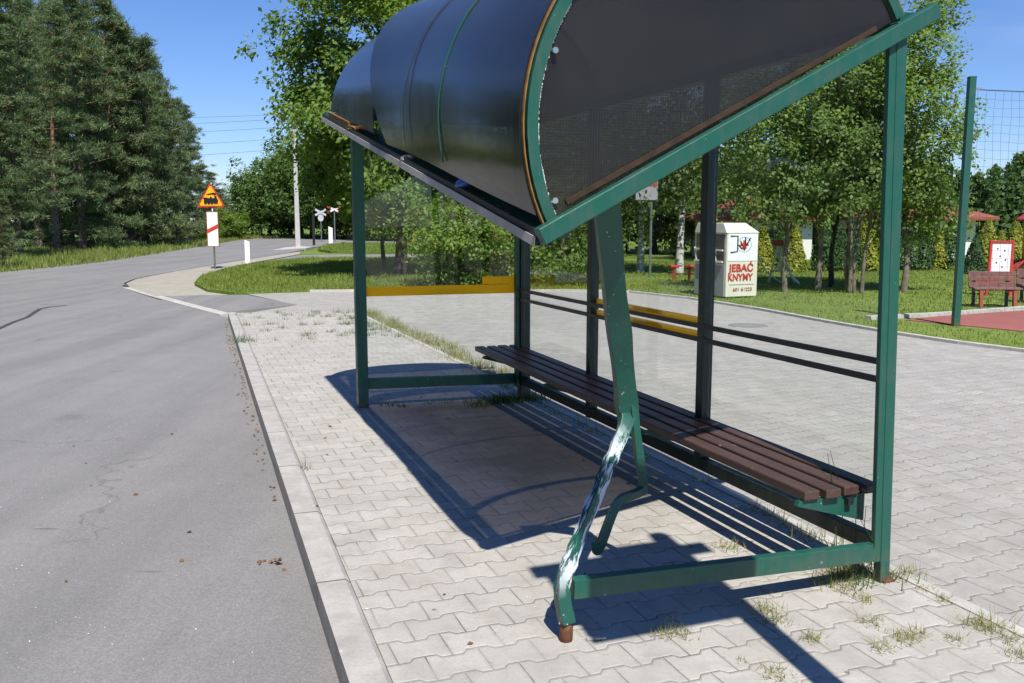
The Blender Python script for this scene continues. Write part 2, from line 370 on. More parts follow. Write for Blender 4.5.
# ------------------------------------------------------------------ mesh helpers
def tag(o, label=None, cat=None, group=None, kind=None):
    if label: o['label'] = label
    if cat: o['category'] = cat
    if group: o['group'] = group
    if kind: o['kind'] = kind
    return o
def link(name, me, mat, parent=None):
    o = bpy.data.objects.new(name, me); COL.objects.link(o)
    if mat is not None and not me.materials: me.materials.append(M[mat] if isinstance(mat, str) else mat)
    if parent: o.parent = parent
    return o
def empty(name, loc=(0, 0, 0), rz=0.0, **kw):
    o = bpy.data.objects.new(name, None); COL.objects.link(o); o.location = loc; o.rotation_euler = (0, 0, rz); o.empty_display_size = .1
    return tag(o, **kw)
class MB:
    def __init__(s): s.v = []; s.f = []
    def add(s, v, f):
        b = len(s.v); s.v += [tuple(x) for x in v]; s.f += [tuple(i + b for i in q) for q in f]; return s
    def box(s, a, b):
        (x0, y0, z0), (x1, y1, z1) = a, b
        return s.add([(x0, y0, z0), (x1, y0, z0), (x1, y1, z0), (x0, y1, z0), (x0, y0, z1), (x1, y0, z1), (x1, y1, z1), (x0, y1, z1)],
                     [(0, 3, 2, 1), (4, 5, 6, 7), (0, 1, 5, 4), (1, 2, 6, 5), (2, 3, 7, 6), (3, 0, 4, 7)])
    def cbox(s, c, d): return s.box(tuple(c[i] - d[i] / 2 for i in range(3)), tuple(c[i] + d[i] / 2 for i in range(3)))
    def sweep(s, path, prof, up=(0, 0, 1), closed=True, twist=None, scale=None):
        """sweep a closed profile [(a,b)...] along a path; a = side axis, b = up axis"""
        P = [Vector(p) for p in path]; n = len(prof); vs = []
        U0 = Vector(up)
        for i, p in enumerate(P):
            t = (P[min(i + 1, len(P) - 1)] - P[max(i - 1, 0)]).normalized()
            a = t.cross(U0)
            if a.length < 1e-4: a = t.cross(Vector((0, 1, 0)))
            a.normalize(); b = a.cross(t).normalized()
            if twist is not None:
                ct, sn = math.cos(twist[i]), math.sin(twist[i]); a, b = a * ct + b * sn, b * ct - a * sn
            sc = scale[i] if scale is not None else (1, 1)
            for (x, y) in prof: vs.append(p + a * (x * sc[0]) + b * (y * sc[1]))
        fs = [(i * n + j, i * n + (j + 1) % n, (i + 1) * n + (j + 1) % n, (i + 1) * n + j) for i in range(len(P) - 1) for j in range(n)]
        fs.append(tuple(range(n - 1, -1, -1))); fs.append(tuple((len(P) - 1) * n + j for j in range(n)))
        return s.add(vs, fs)
    def bar(s, p0, p1, w, h, up=(0, 0, 1)):
        return s.sweep([p0, p1], [(-w / 2, -h / 2), (w / 2, -h / 2), (w / 2, h / 2), (-w / 2, h / 2)], up)
    def tube(s, path, r, n=8, up=(0, 0, 1)):
        if not hasattr(r, '__len__'): r = [r] * len(path)
        return s.sweep(path, [(math.cos(2 * PI * i / n), math.sin(2 * PI * i / n)) for i in range(n)], up, scale=[(x, x) for x in r])
    def prism(s, poly, z0, z1):
        n = len(poly)
        area = sum(poly[i][0] * poly[(i + 1) % n][1] - poly[(i + 1) % n][0] * poly[i][1] for i in range(n))
        if area < 0: poly = poly[::-1]
        zz = z1 if callable(z1) else (lambda x, y: z1)
        vs = [(x, y, z0) for x, y in poly] + [(x, y, zz(x, y)) for x, y in poly]
        fs = [tuple(range(n - 1, -1, -1)), tuple(range(n, 2 * n))] + [(i, (i + 1) % n, n + (i + 1) % n, n + i) for i in range(n)]
        return s.add(vs, fs)
    def plate(s, poly, y0, y1):
        """outline in x,z thickened along y"""
        n = len(poly)
        area = sum(poly[i][0] * poly[(i + 1) % n][1] - poly[(i + 1) % n][0] * poly[i][1] for i in range(n))
        if area < 0: poly = poly[::-1]
        vs = [(x, y0, z) for x, z in poly] + [(x, y1, z) for x, z in poly]
        fs = [tuple(range(n)), tuple(range(2 * n - 1, n - 1, -1))] + [((i + 1) % n, i, n + i, n + (i + 1) % n) for i in range(n)]
        return s.add(vs, fs)
    def build(s, name, mat, parent=None, bevel=0.0, smooth=False):
        me = bpy.data.meshes.new(name); me.from_pydata(s.v, [], s.f); me.update()
        bm = bmesh.new(); bm.from_mesh(me); bmesh.ops.recalc_face_normals(bm, faces=bm.faces)
        if any(len(f.verts) > 4 for f in bm.faces): bmesh.ops.triangulate(bm, faces=[f for f in bm.faces if len(f.verts) > 4], ngon_method='EAR_CLIP')
        bm.to_mesh(me); bm.free()
        if smooth: me.polygons.foreach_set('use_smooth', [True] * len(me.polygons))
        o = link(name, me, mat, parent)
        if bevel:
            b = o.modifiers.new('bevel', 'BEVEL'); b.width = bevel; b.segments = 2; b.limit_method = 'ANGLE'; b.angle_limit = R(40)
        return o
def np_mesh(name, V, Fc, rnd=None):
    me = bpy.data.meshes.new(name); k = Fc.shape[1]
    me.vertices.add(len(V)); me.vertices.foreach_set('co', np.ascontiguousarray(V, np.float32).ravel())
    me.loops.add(Fc.size); me.loops.foreach_set('vertex_index', np.ascontiguousarray(Fc, np.int32).ravel())
    me.polygons.add(len(Fc)); me.polygons.foreach_set('loop_start', np.arange(0, Fc.size, k, dtype=np.int32))
    me.update(calc_edges=True)
    if rnd is not None:
        a = me.attributes.new('rnd', 'FLOAT', 'POINT'); a.data.foreach_set('value', np.ascontiguousarray(rnd, np.float32))
    return me
def unit(a): return a / np.maximum(np.linalg.norm(a, axis=-1, keepdims=True), 1e-6)
def leaf_mesh(name, P, Nrm, size, rnd, aspect=.62):
    """one folded leaf (4-gon) per point"""
    n = len(P)
    N = unit(Nrm); t = unit(np.cross(N, rng.normal(size=(n, 3)))); b = np.cross(N, t)
    L = (size * rng.uniform(.65, 1.3, n))[:, None]; W = L * aspect
    V = np.empty((n, 4, 3))
    V[:, 0] = P - t * L * .5; V[:, 1] = P + b * W * .5 + N * L * .10; V[:, 2] = P + t * L * .5 - N * L * .08; V[:, 3] = P - b * W * .5 + N * L * .10
    Fc = np.arange(n * 4).reshape(n, 4)
    return np_mesh(name, V.reshape(-1, 3), Fc, np.repeat(rnd, 4))
def blade_mesh(name, P, h, w, rnd, lean=.45):
    n = len(P); a = rng.uniform(0, 2 * PI, n); d = np.stack([np.cos(a), np.sin(a), np.zeros(n)], 1)
    a2 = a + rng.normal(0, .8, n) + PI / 2; s = np.stack([np.cos(a2), np.sin(a2), np.zeros(n)], 1)
    ln = rng.uniform(0, lean, n)
    V = np.empty((n, 3, 3)); hh = h * rng.uniform(.5, 1.25, n); ww = (w * rng.uniform(.7, 1.3, n))[:, None]
    V[:, 0] = P - s * ww / 2; V[:, 1] = P + s * ww / 2
    V[:, 2] = P + d * (hh * ln)[:, None] + np.array([0, 0, 1.0]) * (hh * (1 - ln * .35))[:, None]
    return np_mesh(name, V.reshape(-1, 3), np.arange(n * 3).reshape(n, 3), np.repeat(rnd, 3))
def inside(poly, X, Y):
    c = np.zeros(len(X), bool); n = len(poly)
    for i in range(n):
        (x0, y0), (x1, y1) = poly[i], poly[(i + 1) % n]
        with np.errstate(divide='ignore', invalid='ignore'):
            h = ((y0 > Y) != (y1 > Y)) & (X < (x1 - x0) * (Y - y0) / (y1 - y0 + 1e-12) + x0)
        c ^= h
    return c
def scatter(poly, n):
    xs = [p[0] for p in poly]; ys = [p[1] for p in poly]
    out = np.empty((0, 2))
    while len(out) < n:
        q = rng.uniform((min(xs), min(ys)), (max(xs), max(ys)), (n * 2, 2)); out = np.vstack([out, q[inside(poly, q[:, 0], q[:, 1])]])
    return out[:n]
def lumpy(x, y, s=1.0, seed=0.0):
    return np.sin(x * 1.7 * s + seed) * np.cos(y * 1.3 * s + seed * 2) + .6 * np.sin(x * 3.9 * s + 1.7 * y * s + seed) + .4 * np.cos(5.3 * y * s - 2.2 * x * s + seed)
def smooth_path(pts, m=6):
    P = [Vector(p) for p in pts]; out = []
    for i in range(len(P) - 1):
        p0, p1, p2, p3 = P[max(i - 1, 0)], P[i], P[i + 1], P[min(i + 2, len(P) - 1)]
        for j in range(m):
            t = j / m
            out.append(.5 * ((2 * p1) + (p2 - p0) * t + (2 * p0 - 5 * p1 + 4 * p2 - p3) * t * t + (3 * p1 - p0 - 3 * p2 + p3) * t ** 3))
    out.append(P[-1]); return out
def structure(name, mb, mat, label, cat, **kw):
    return tag(mb.build(name, mat, **kw), label, cat, None, 'structure')
def children_of(o): return [c for c in o.children]
def copy_thing(root, loc, rz, scale=1.0, label=None):
    r = root.copy(); COL.objects.link(r); r.location = loc; r.rotation_euler = (0, 0, rz)
    r.scale = scale if hasattr(scale, '__len__') else (scale,) * 3
    if label: r['label'] = label
    for ch in root.children:
        c = ch.copy(); COL.objects.link(c); c.parent = r
        for g in ch.children:
            d = g.copy(); COL.objects.link(d); d.parent = c
    return r

# ================================================================== SETTING
RZ, LZ = -.12, -.02       # road level, car-park level
structure('ground', MB().box((-400, -200, -1.2), (400, 700, -.18)), 'lawn', 'rough green ground reaching the horizon', 'ground')
# main road, right edge along the kerb, left edge along the pine wood
road_right = [(6.1, -16.5), uv(-4.0, 2.42)[:2], uv(13.35, 1.88)[:2], gp(185, 303, RZ), gp(152, 294, RZ), gp(127, 287, RZ), gp(124, 283, RZ), gp(135, 278.5, RZ), gp(165, 273, RZ),
              gp(205, 266, RZ), gp(245, 259.5, RZ), gp(285, 253.5, RZ), gp(305, 249.5, RZ), gp(315, 247, RZ), gp(335, 245, RZ), (-4, 62)]
road_left = [(-6, 84), gp(300, 237.2, RZ), gp(262, 237.4, RZ), gp(240, 239, RZ), gp(200, 246, RZ), gp(150, 254, RZ), gp(100, 262, RZ), gp(0, 272, RZ), (-15.3, 20), (-13.5, 12), (-9.5, -.2), (-3.0, -20)]
road_poly = road_right + road_left
structure('road', MB().prism(road_poly, -.5, RZ), 'asphalt', 'worn pale grey asphalt road with a bus bay', 'road')
# side road beyond the first lawn
side_poly = [gp(258, 262, RZ + .03), gp(300, 254.5, RZ + .03), gp(420, 253.5, RZ + .03), (6, 44), (6, 41.5), gp(420, 257.5, RZ + .03), gp(330, 257, RZ + .03), gp(285, 259, RZ + .03)]
structure('side_road', MB().prism(side_poly, -.5, RZ + .012), 'asphalt', 'narrow asphalt side road behind the first lawn', 'road')
# car park of concrete blocks
lawn_edge = [(30, -34), (14.5, -5), (8.9, 5.6), (7.3, 8.8), gp(1024, 352, LZ), gp(960, 344, LZ), gp(900, 335, LZ), gp(830, 323, LZ), gp(760, 310, LZ), gp(690, 299, LZ), gp(630, 292.5, LZ), gp(560, 291.5, LZ), gp(480, 292, LZ), gp(365, 291.5, LZ), gp(310, 292, LZ), gp(248, 294, LZ)]
lot_poly = lawn_edge + [gp(297, 305, LZ), uv(13.2, 1.75)[:2], uv(11, 1.2)[:2], uv(11, -.15)[:2], uv(-9, -.15)[:2], uv(-22, 1.0)[:2]]
structure('car_park', MB().prism(lot_poly, -.6, LZ), 'lot_pavers', 'wide car park of grey interlocking concrete blocks', 'paving')
# driveway of dark asphalt between the bus bay and the car park
k0 = RZ + .004; L_ = [gp(155, 296.5, -.11), gp(187, 303.5, -.115), gp(224, 312.5, -.115), gp(297, 305, LZ - .004), gp(246, 295, LZ - .004), gp(205, 295, -.08)]
zl = [-.112, -.112, -.112, LZ + .004, LZ + .004, -.08]
structure('driveway', MB().add([(p[0], p[1], zz) for p, zz in zip(L_, zl)] + [(p[0], p[1], -.6) for p in L_],
          [(0, 1, 2, 3, 4, 5)] + [(i, (i + 1) % 6, 6 + (i + 1) % 6, 6 + i) for i in range(6)]), 'asphalt', 'dark asphalt driveway crossing from bus bay to car park', 'driveway')
# paved apron at the end of the bus bay
ap = [gp(126, 283.5, -.1), gp(136, 279, -.1), gp(165, 273.3, -.1), gp(205, 266.3, -.1), gp(245, 259.8, -.1), gp(300, 251.5, -.1), gp(300, 254, -.1), gp(255, 262, -.1), gp(225, 268, -.1), gp(200, 276, -.1), gp(194, 283, -.1), gp(206, 290, -.1), gp(246, 293.5, -.1), gp(205, 296, -.1), gp(155, 296, -.1), gp(130, 287, -.1)]
structure('paved_apron', MB().prism(ap, -.5, -.1), 'apron_pavers', 'sandy paved apron where the bus bay ends', 'paving')
# light concrete strips edging the apron and drive
eb = MB()
def strip(mb, pts, w, z0, z1):
    P = [Vector((p[0], p[1], 0)) for p in pts]; a = []; b = []
    for i, p in enumerate(P):
        t = (P[min(i + 1, len(P) - 1)] - P[max(i - 1, 0)]).normalized(); nrm = Vector((-t.y, t.x, 0)); a.append(p + nrm * w / 2); b.append(p - nrm * w / 2)
    n = len(P)
    for i in range(n - 1):
        q = [a[i], b[i], b[i + 1], a[i + 1]]
        vs = [(x.x, x.y, z0) for x in q] + [(x.x, x.y, z1) for x in q]
        mb.add(vs, [(4, 5, 6, 7), (0, 1, 5, 4), (1, 2, 6, 5), (2, 3, 7, 6), (3, 0, 4, 7)])
strip(eb, [gp(127, 287.5, -.11), gp(152, 295, -.11), gp(187, 304.5, -.11), gp(226, 314.5, -.11)], .22, -.3, -.103)
structure('edge_strip', eb, 'edge_concrete', 'flush concrete strip along the end of the bus bay', 'kerb')
tb = MB()
strip(tb, [gp(124, 285, RZ), gp(128, 289, RZ), gp(152, 296.7, RZ), gp(163, 300, RZ)], .10, RZ - .02, RZ + .004)
strip(tb, [gp(-6, 331, RZ), gp(14, 322, RZ), gp(27, 317.5, RZ), gp(40, 309, RZ), gp(50, 307, RZ), gp(66, 305.5, RZ)], .085, RZ - .02, RZ + .004)
structure('tar_seam', tb, 'tar', 'dark tar seams sealing cracks in the road', 'road marking')
# bus platform
plat = [uv(-9, 2.512)[:2], uv(13.25, 1.809)[:2], uv(13.15, .9)[:2], uv(12.9, .0)[:2], uv(12.6, -.12)[:2], uv(-9, -.12)[:2]]
structure('bus_platform', MB().prism(plat, -.5, 0), 'platform_pavers', 'raised platform of pale double-T concrete pavers', 'paving')
# front kerb with a bevelled road edge
kb = MB()
ka, kc = Vector(uv(-9, 2.585)), Vector(uv(13.3, 1.881))
kb.sweep([ka, kc], [(-.075, -.4), (.16, -.4), (.107, -.12), (.072, -.006), (.05, .012), (-.075, .012)], (0, 0, 1))
kerb = structure('kerb', kb, 'kerb', 'pale concrete kerb along the bus platform', 'kerb')
kb2 = MB(); strip(kb2, [uv(-9, -.155), uv(12.6, -.155)], .07, -.4, .006)
structure('back_kerb', kb2, 'edge_concrete', 'flush concrete edging behind the bus shelter', 'kerb')
# lawns
HZ = -.03
isl = [gp(194.5, 283, HZ), gp(207, 289, HZ), gp(235, 292.5, HZ), gp(262, 293, HZ), gp(310, 291, HZ), gp(365, 290, HZ), gp(480, 290.8, HZ), gp(560, 290.3, HZ), gp(612, 290.3, HZ), (2.6, 24), (3.5, 41), gp(420, 258.6, HZ), gp(330, 258, HZ), gp(288, 260, HZ), gp(258, 263, HZ), gp(225, 269, HZ), gp(201, 277, HZ)]
structure('lawn', MB().prism(isl, -.5, HZ), 'lawn', 'green lawn behind the driveway with the broad tree', 'lawn')
right_lawn = [(p[0] + .11, p[1] + .03) for p in lawn_edge[2:11]] + [(2.63, 24), (3.6, 41), (6, 46), (-4, 60), (40, 75), (60, 40), (40, 6)]
structure('park_lawn', MB().prism(right_lawn, -.5, HZ), 'lawn', 'mown park lawn beyond the car park', 'lawn')
far_lawn = [gp(330, 250.5, HZ), gp(318, 249, HZ), gp(322, 246.5, HZ), gp(345, 243.5, HZ), (-1, 60), (5, 46.5), (5, 45), gp(420, 252.8, HZ)]
structure('far_lawn', MB().prism(far_lawn, -.5, HZ), 'lawn', 'far lawn by the level crossing signs', 'lawn')
verge = [(p[0], p[1]) for p in road_left[1:]] + [(-12, -20), (-60, -20), (-60, 120), (30, 120), (30, 90)]
structure('verge', MB().prism(verge, -.5, RZ + .02), 'lawn', 'grass verge along the pine wood', 'verge')
cc = MB(); strip(cc, [lawn_edge[2], lawn_edge[3], *lawn_edge[4:11]], .10, -.4, .02)
structure('lawn_kerb', cc, 'edge_concrete', 'pale concrete kerb between car park and park lawn', 'kerb')
cc = MB(); strip(cc, lawn_edge[10:15], .10, -.4, .03)
structure('lawn_kerb', cc, 'edge_concrete', 'low concrete kerb between car park and tree lawn', 'kerb')
court = [gp(905, 320.5, HZ), gp(938, 317, HZ), gp(1024, 311, HZ), (20, 18), (20, 12.5), (12, 12.1), gp(1024, 332, HZ)]
structure('court', MB().prism(court, -.4, HZ + .014), 'court', 'red sports court surface', 'court')
cc = MB(); strip(cc, [gp(868, 319.5, HZ), gp(938, 316, HZ), gp(1024, 309.5, HZ), (20, 18.2)], .14, -.3, .03)
structure('court_kerb', cc, 'edge_concrete', 'light concrete edging round the red court', 'kerb')
structure('pole_pad', MB().prism([gp(272, 251.2, -.1), gp(306, 249.2, -.1), gp(313, 247.8, -.1), gp(300, 247, -.1), gp(285, 248.4, -.1)], -.4, -.04), 'edge_concrete', 'pale concrete pad round the utility pole', 'kerb')

# grass ------------------------------------------------------------------
def grass(name, poly, n, h, w, mat, z, label, patch=.0, near=None):
    P = scatter(poly, n)
    if near is not None:    # denser close to the camera
        d = np.hypot(P[:, 0], P[:, 1]); P = P[rng.random(len(P)) < np.clip((near / d) ** 1.5, .12, 1)]
    l = lumpy(P[:, 0], P[:, 1], .9, len(name))
    hh = h * np.clip(1 + .35 * l, .35, 1.9)
    rnd = np.clip(rng.uniform(0, .75, len(P)) + .14 * l + .12, 0, .98)
    zz = np.full(len(P), z)
    wd = w * np.clip(np.hypot(P[:, 0], P[:, 1]) / 20, .6, 3)
    me = blade_mesh(name, np.column_stack([P, zz]), hh, wd, rnd)
    return tag(link(name, me, mat), label, 'grass', None, 'stuff')
grass('grass', isl, 60000, .10, .028, 'grass_blade', HZ - .01, 'short sunlit grass on the lawn with the broad tree')
rl_view = [(p[0] + .16, p[1] + .04) for p in lawn_edge[3:11]] + [(2.7, 24), (3.6, 36), (26, 36), (18, 13), (9, 8.5)]
cpoly = court
P0 = scatter(rl_view, 70000); P0 = P0[~inside([gp(868, 321, HZ), gp(938, 315.5, HZ), gp(1024, 308.5, HZ), (20, 18.4), (20, 12.4), (12, 12.0), gp(1024, 333, HZ), gp(905, 322, HZ)], P0[:, 0], P0[:, 1])]
l = lumpy(P0[:, 0], P0[:, 1], .9, 3)
tag(link('grass', blade_mesh('grass', np.column_stack([P0, np.full(len(P0), HZ - .01)]), .065 * np.clip(1 + .3 * l, .4, 1.8), .026 * np.clip(np.hypot(P0[:, 0], P0[:, 1]) / 20, .6, 3), np.clip(rng.uniform(0, .7, len(P0)) + .12 * l + .1, 0, .98)), 'grass_blade'),
    'short mown grass of the park beyond the car park', 'grass', None, 'stuff')
grass('grass', far_lawn, 14000, .16, .03, 'grass_blade', HZ - .01, 'grass on the far lawn by the crossing signs')
vg = [gp(-60, 280, RZ), gp(0, 273, RZ), gp(100, 263, RZ), gp(150, 255, RZ), gp(200, 247, RZ), gp(240, 240, RZ), gp(262, 238.2, RZ), gp(300, 238, RZ), gp(420, 238, RZ), (-12, 100), (-40, 100), (-34, 60), (-25, 36)]
grass('rough_grass', vg, 46000, .26, .03, 'rough_grass', RZ + .01, 'taller rough grass on the verge before the pine wood')

# ================================================================== TREES
def broadleaf(name, loc, H, trunk_h, cz, rad, n_clump, n_leaf, leaf, leafmat, barkmat, tr=.11, stems=1, seed=1, clump_r=.42, label=None, cat='tree', group=None, droop=0.0, hollow=.45, lean=(0, 0)):
    r0 = np.random.default_rng(seed)
    root = empty(name, (loc[0], loc[1], loc[2] if len(loc) > 2 else HZ), 0, label=label, cat=cat, group=group)
    rx, ry, rz = rad
    # clump centres: an uneven crown, fuller towards its outside
    C = []
    while len(C) < n_clump:
        d = r0.normal(size=3); d /= np.linalg.norm(d); rr = (hollow + (1 - hollow) * r0.random()) ** .7
        bump_ = 1 + .22 * math.sin(3.1 * d[0] * 2 + seed) * math.cos(2.7 * d[2] * 2 + seed * 1.7) + .16 * math.sin(5 * d[1] + 4 * d[2] + seed)
        p = d * rr * bump_ * np.array([rx, ry, rz])
        if p[2] < -rz * .85: continue
        C.append(p + np.array([lean[0], lean[1], cz]))
    C = np.array(C)
    mb = MB()
    for s in range(stems):
        ox = (r0.normal(0, .10), r0.normal(0, .10)) if stems > 1 else (0, 0)
        top = (lean[0] * .8 + ox[0] * 4.5, lean[1] * .8 + ox[1] * 4.5, cz + rz * .55)
        pts = [(ox[0], ox[1], -.15)]
        m = 7
        for i in range(1, m + 1):
            t = i / m; pts.append((ox[0] + (top[0] - ox[0]) * t ** 1.5 + r0.normal(0, .04), ox[1] + (top[1] - ox[1]) * t ** 1.5 + r0.normal(0, .04), top[2] * t))
        rr = [tr * 1.35] + [tr * (1 - .82 * (i / m)) for i in range(1, m + 1)]
        P = smooth_path(pts, 3); Rr = np.interp(np.linspace(0, 1, len(P)), np.linspace(0, 1, len(rr)), rr)
        mb.tube(P, list(Rr), 8, (0, 1, 0))
        idx = r0.choice(len(C), min(len(C), 16 // stems + 4), replace=False)
        for i in idx:
            c = C[i]; z0 = min(max(trunk_h, c[2] - .9 * abs(r0.normal(1, .3)) - .25 * math.hypot(c[0], c[1])), top[2] * .92)
            j = int(np.clip(z0 / top[2] * (len(P) - 1), 0, len(P) - 1)); a = P[j]
            mid = a.lerp(Vector(c), .5) + Vector((r0.normal(0, .1), r0.normal(0, .1), .12))
            q = smooth_path([a, mid, Vector(c)], 3); ra = Rr[j] * .5
            mb.tube(q, [ra * (1 - .8 * t / (len(q) - 1)) for t in range(len(q))], 5, (0.3, .8, .1))
    mb.build('trunk', barkmat, root, smooth=True)
    per = n_leaf // n_clump
    sub = 5   # twig sprays in each clump
    sp = C[:, None] + r0.normal(0, clump_r, (n_clump, sub, 3)) * np.array([1, 1, .75])
    sp = sp.reshape(-1, 3)
    tone = r0.uniform(-.3, .3, len(sp))
    k_ = max(1, per // sub)
    P = (sp[:, None] + r0.normal(0, clump_r * .42, (len(sp), k_, 3))).reshape(-1, 3)
    if droop: P[:, 2] -= droop * r0.random(len(P)) ** 2
    ctr = np.array([lean[0], lean[1], cz - rz * .3])
    N = unit(P - ctr) * .75 + np.array([0, 0, .55]) + r0.normal(0, .62, P.shape)
    rnd = np.clip(r0.uniform(.0, .8, len(P)) + np.repeat(tone, k_) + .1, 0, 1)
    link('crown', leaf_mesh('crown', P, N, leaf, rnd), leafmat, root)
    return root

def pine(seed, H, low, spread, n_wh):
    """Scots pine: bare lower trunk, dead twigs, whorls of boughs with needle tufts"""
    r0 = np.random.default_rng(seed)
    root = empty('pine_tree', (0, 0, 0), 0, cat='tree', group='pines of the wood beside the road')
    mb = MB(); pts = [(0, 0, -.2)]
    bx, by = r0.normal(0, .25, 2)
    for i in range(1, 9):
        t = i / 8; pts.append((bx * t * t + r0.normal(0, .03), by * t * t + r0.normal(0, .03), H * t))
    P = smooth_path(pts, 3); Rr = [.15 * (1 - .93 * i / (len(P) - 1)) for i in range(len(P))]
    mb.tube(P, Rr, 8, (0, 1, 0))
    def at(zz):
        j = int(np.clip(zz / H * (len(P) - 1), 0, len(P) - 1)); return P[j], Rr[j]
    for i in range(16):   # dead twigs below the crown
        zz = r0.uniform(.5, max(low, 1.0)); a, ra = at(zz); an = r0.uniform(0, 2 * PI); ln = r0.uniform(.5, 1.5)
        e = a + Vector((math.cos(an) * ln, math.sin(an) * ln, r0.normal(0, .25)))
        mb.tube([a, a.lerp(e, .5) + Vector((0, 0, .06)), e], [.018, .012, .005], 4, (0.2, .7, .3))
    T = []; D = []
    for w in range(n_wh):
        t = w / (n_wh - 1); zz = low + (H - .15 - low) * t ** .86
        prof = math.sin(PI * min(1, .18 + .9 * (1 - t) ** .8 * .95)) if t > .15 else .9
        L0 = spread * (.12 + .95 * (1 - t) ** .75) * (.75 + .25 * prof)
        for b in range(r0.integers(4, 7)):
            an = r0.uniform(0, 2 * PI); ln = L0 * r0.uniform(.55, 1.15)
            a, ra = at(zz + r0.normal(0, .1)); up = .05 + .75 * t
            e = a + Vector((math.cos(an) * ln, math.sin(an) * ln, ln * up * r0.uniform(.4, 1.1) - .1 * ln))
            mid = a.lerp(e, .55) + Vector((0, 0, -.06 * ln))
            mb.tube([a, mid, e], [min(ra * .5, .035), .016, .006], 4, (0.2, .7, .3))
            nt = max(4, int(ln * 5.2))
            for q in range(nt):
                s = .30 + .70 * (q + r0.random()) / nt
                c = a.lerp(e, s) + Vector(r0.normal(0, .12 + .10 * ln * (1 - abs(s - .6)), 3) * np.array([1, 1, .45]))
                T.append(c); D.append((e - a).normalized())
    mb.build('trunk', 'pine_bark', root, smooth=True)
    T = np.array(T); D = np.array(D); m = 46
    n = len(T) * m
    ctr = np.repeat(T, m, 0) + r0.normal(0, .085, (n, 3)) * np.array([1.2, 1.2, .6]); dr = unit(np.repeat(D, m, 0) * .5 + r0.normal(0, .8, (n, 3)) + np.array([0, 0, .35]))
    ln = r0.uniform(.10, .22, n)[:, None]; sd = unit(np.cross(dr, r0.normal(size=(n, 3)))) * .019
    V = np.empty((n, 3, 3)); V[:, 0] = ctr - sd; V[:, 1] = ctr + sd; V[:, 2] = ctr + dr * ln
    tone = np.repeat(r0.uniform(0, .6, len(T)), m)
    me = np_mesh('crown', V.reshape(-1, 3), np.arange(n * 3).reshape(n, 3), np.repeat(np.clip(tone + r0.uniform(0, .5, n), 0, 1), 3))
    link('crown', me, 'pine_needle', root)
    return root

PINE_LABEL = 'tall dark green Scots pine among the crowded pines beside the road'
PH = [11.2, 10.4, 11.8, 8.8]
pines = [pine(11, PH[0], 2.6, 2.3, 18), pine(12, PH[1], 1.2, 2.3, 18), pine(13, PH[2], 3.4, 2.2, 17), pine(14, PH[3], .5, 2.3, 17)]
front = [  # (px, py at base, variant, scale, label)
    (58, 252.5, 2, 1.0, 'front pine with a bare pinkish trunk standing clear of the wood edge'),
    (21, 257.5, 0, .93, 'front pine with a bare brown trunk near the left picture edge'),
    (-8, 259, 1, .95, None), (40, 250, 0, .98, None), (84, 250, 1, .98, None), (112, 248, 3, 1.05, None), (133, 247.5, 1, .90, None), (150, 247.2, 3, 1.0, None),
    (100, 246, 2, 1.05, None), (4, 250, 0, 1.05, None), (72, 246, 1, 1.12, None), (165, 244, 1, .98, None), (178, 243.2, 3, 1.08, None), (190, 241.5, 0, .95, None), (203, 240, 3, 1.08, 'rounded dark pine at the far right end of the wood by the road bend'),
    (212, 239.4, 3, 1, None), (219, 238.6, 1, 1, None), (140, 243.5, 0, 1.06, None), (120, 242.5, 2, 1.1, None), (60, 243, 0, 1.2, None), (30, 244, 2, 1.12, None), (10, 243, 1, 1.25, None), (160, 240.5, 2, 1.15, None), (85, 240.5, 0, 1.3, None), (50, 239.5, 1, 1.4, None), (185, 238.3, 1, 1.2, None), (-30, 248, 0, 1.1, None), (-45, 256, 2, 1.0, None), (-20, 241, 0, 1.25, None),
    (48, 241.5, 1, 1.2, None), (102, 241.5, 1, 1.2, None), (148, 241, 3, 1.35, None), (128, 245, 3, 1.15, None), (20, 247, 3, 1.2, None)]
used = set()
for i, (px, py, vr, sc, lab) in enumerate(front):
    x, y = gp(px, py, RZ); p = pines[vr]
    ytop = float(np.interp(px, [-60, 0, 40, 80, 120, 150, 170, 190, 205, 220], [-20, -5, 2, 0, 20, 52, 86, 120, 146, 182])) + random.choice([-8, 2, 10, 24, 40])
    sc = (CAMH - RZ + (220 - ytop) / F * y) / PH[vr]
    sc = (max(sc, .9 + .1 * random.random()), max(sc, .95), sc)
    loc = (x, y, RZ + .02); rz = random.uniform(0, 6.28)
    if vr not in used:
        used.add(vr); p.location = loc; p.rotation_euler = (0, 0, rz); p.scale = sc; p['label'] = lab or PINE_LABEL
    else: copy_thing(p, loc, rz, sc, lab or PINE_LABEL)
sap = copy_thing(pines[3], (*gp(4, 268, RZ), RZ), 1.0, .31, 'small bright young pine on the verge at the left picture edge')
# the same wood carries on across the road beside the shelter (mirrored in its roof)
for i in range(44):
    y = -24 + (i % 22) * 2.35; row = i // 22
    x = (-16.2 if y > 18 else -11.2 - .33 * y) - 1.6 - row * 2.6 + random.uniform(-.7, .7)
    if y > 22: x -= 1.2
    copy_thing(pines[(3, 1, 3, 0)[i % 4]], (x, y, RZ), random.uniform(0, 6.28), (1.15, 1.15, random.uniform(.85, 1.1)), 'pine of the wood across the road from the shelter')

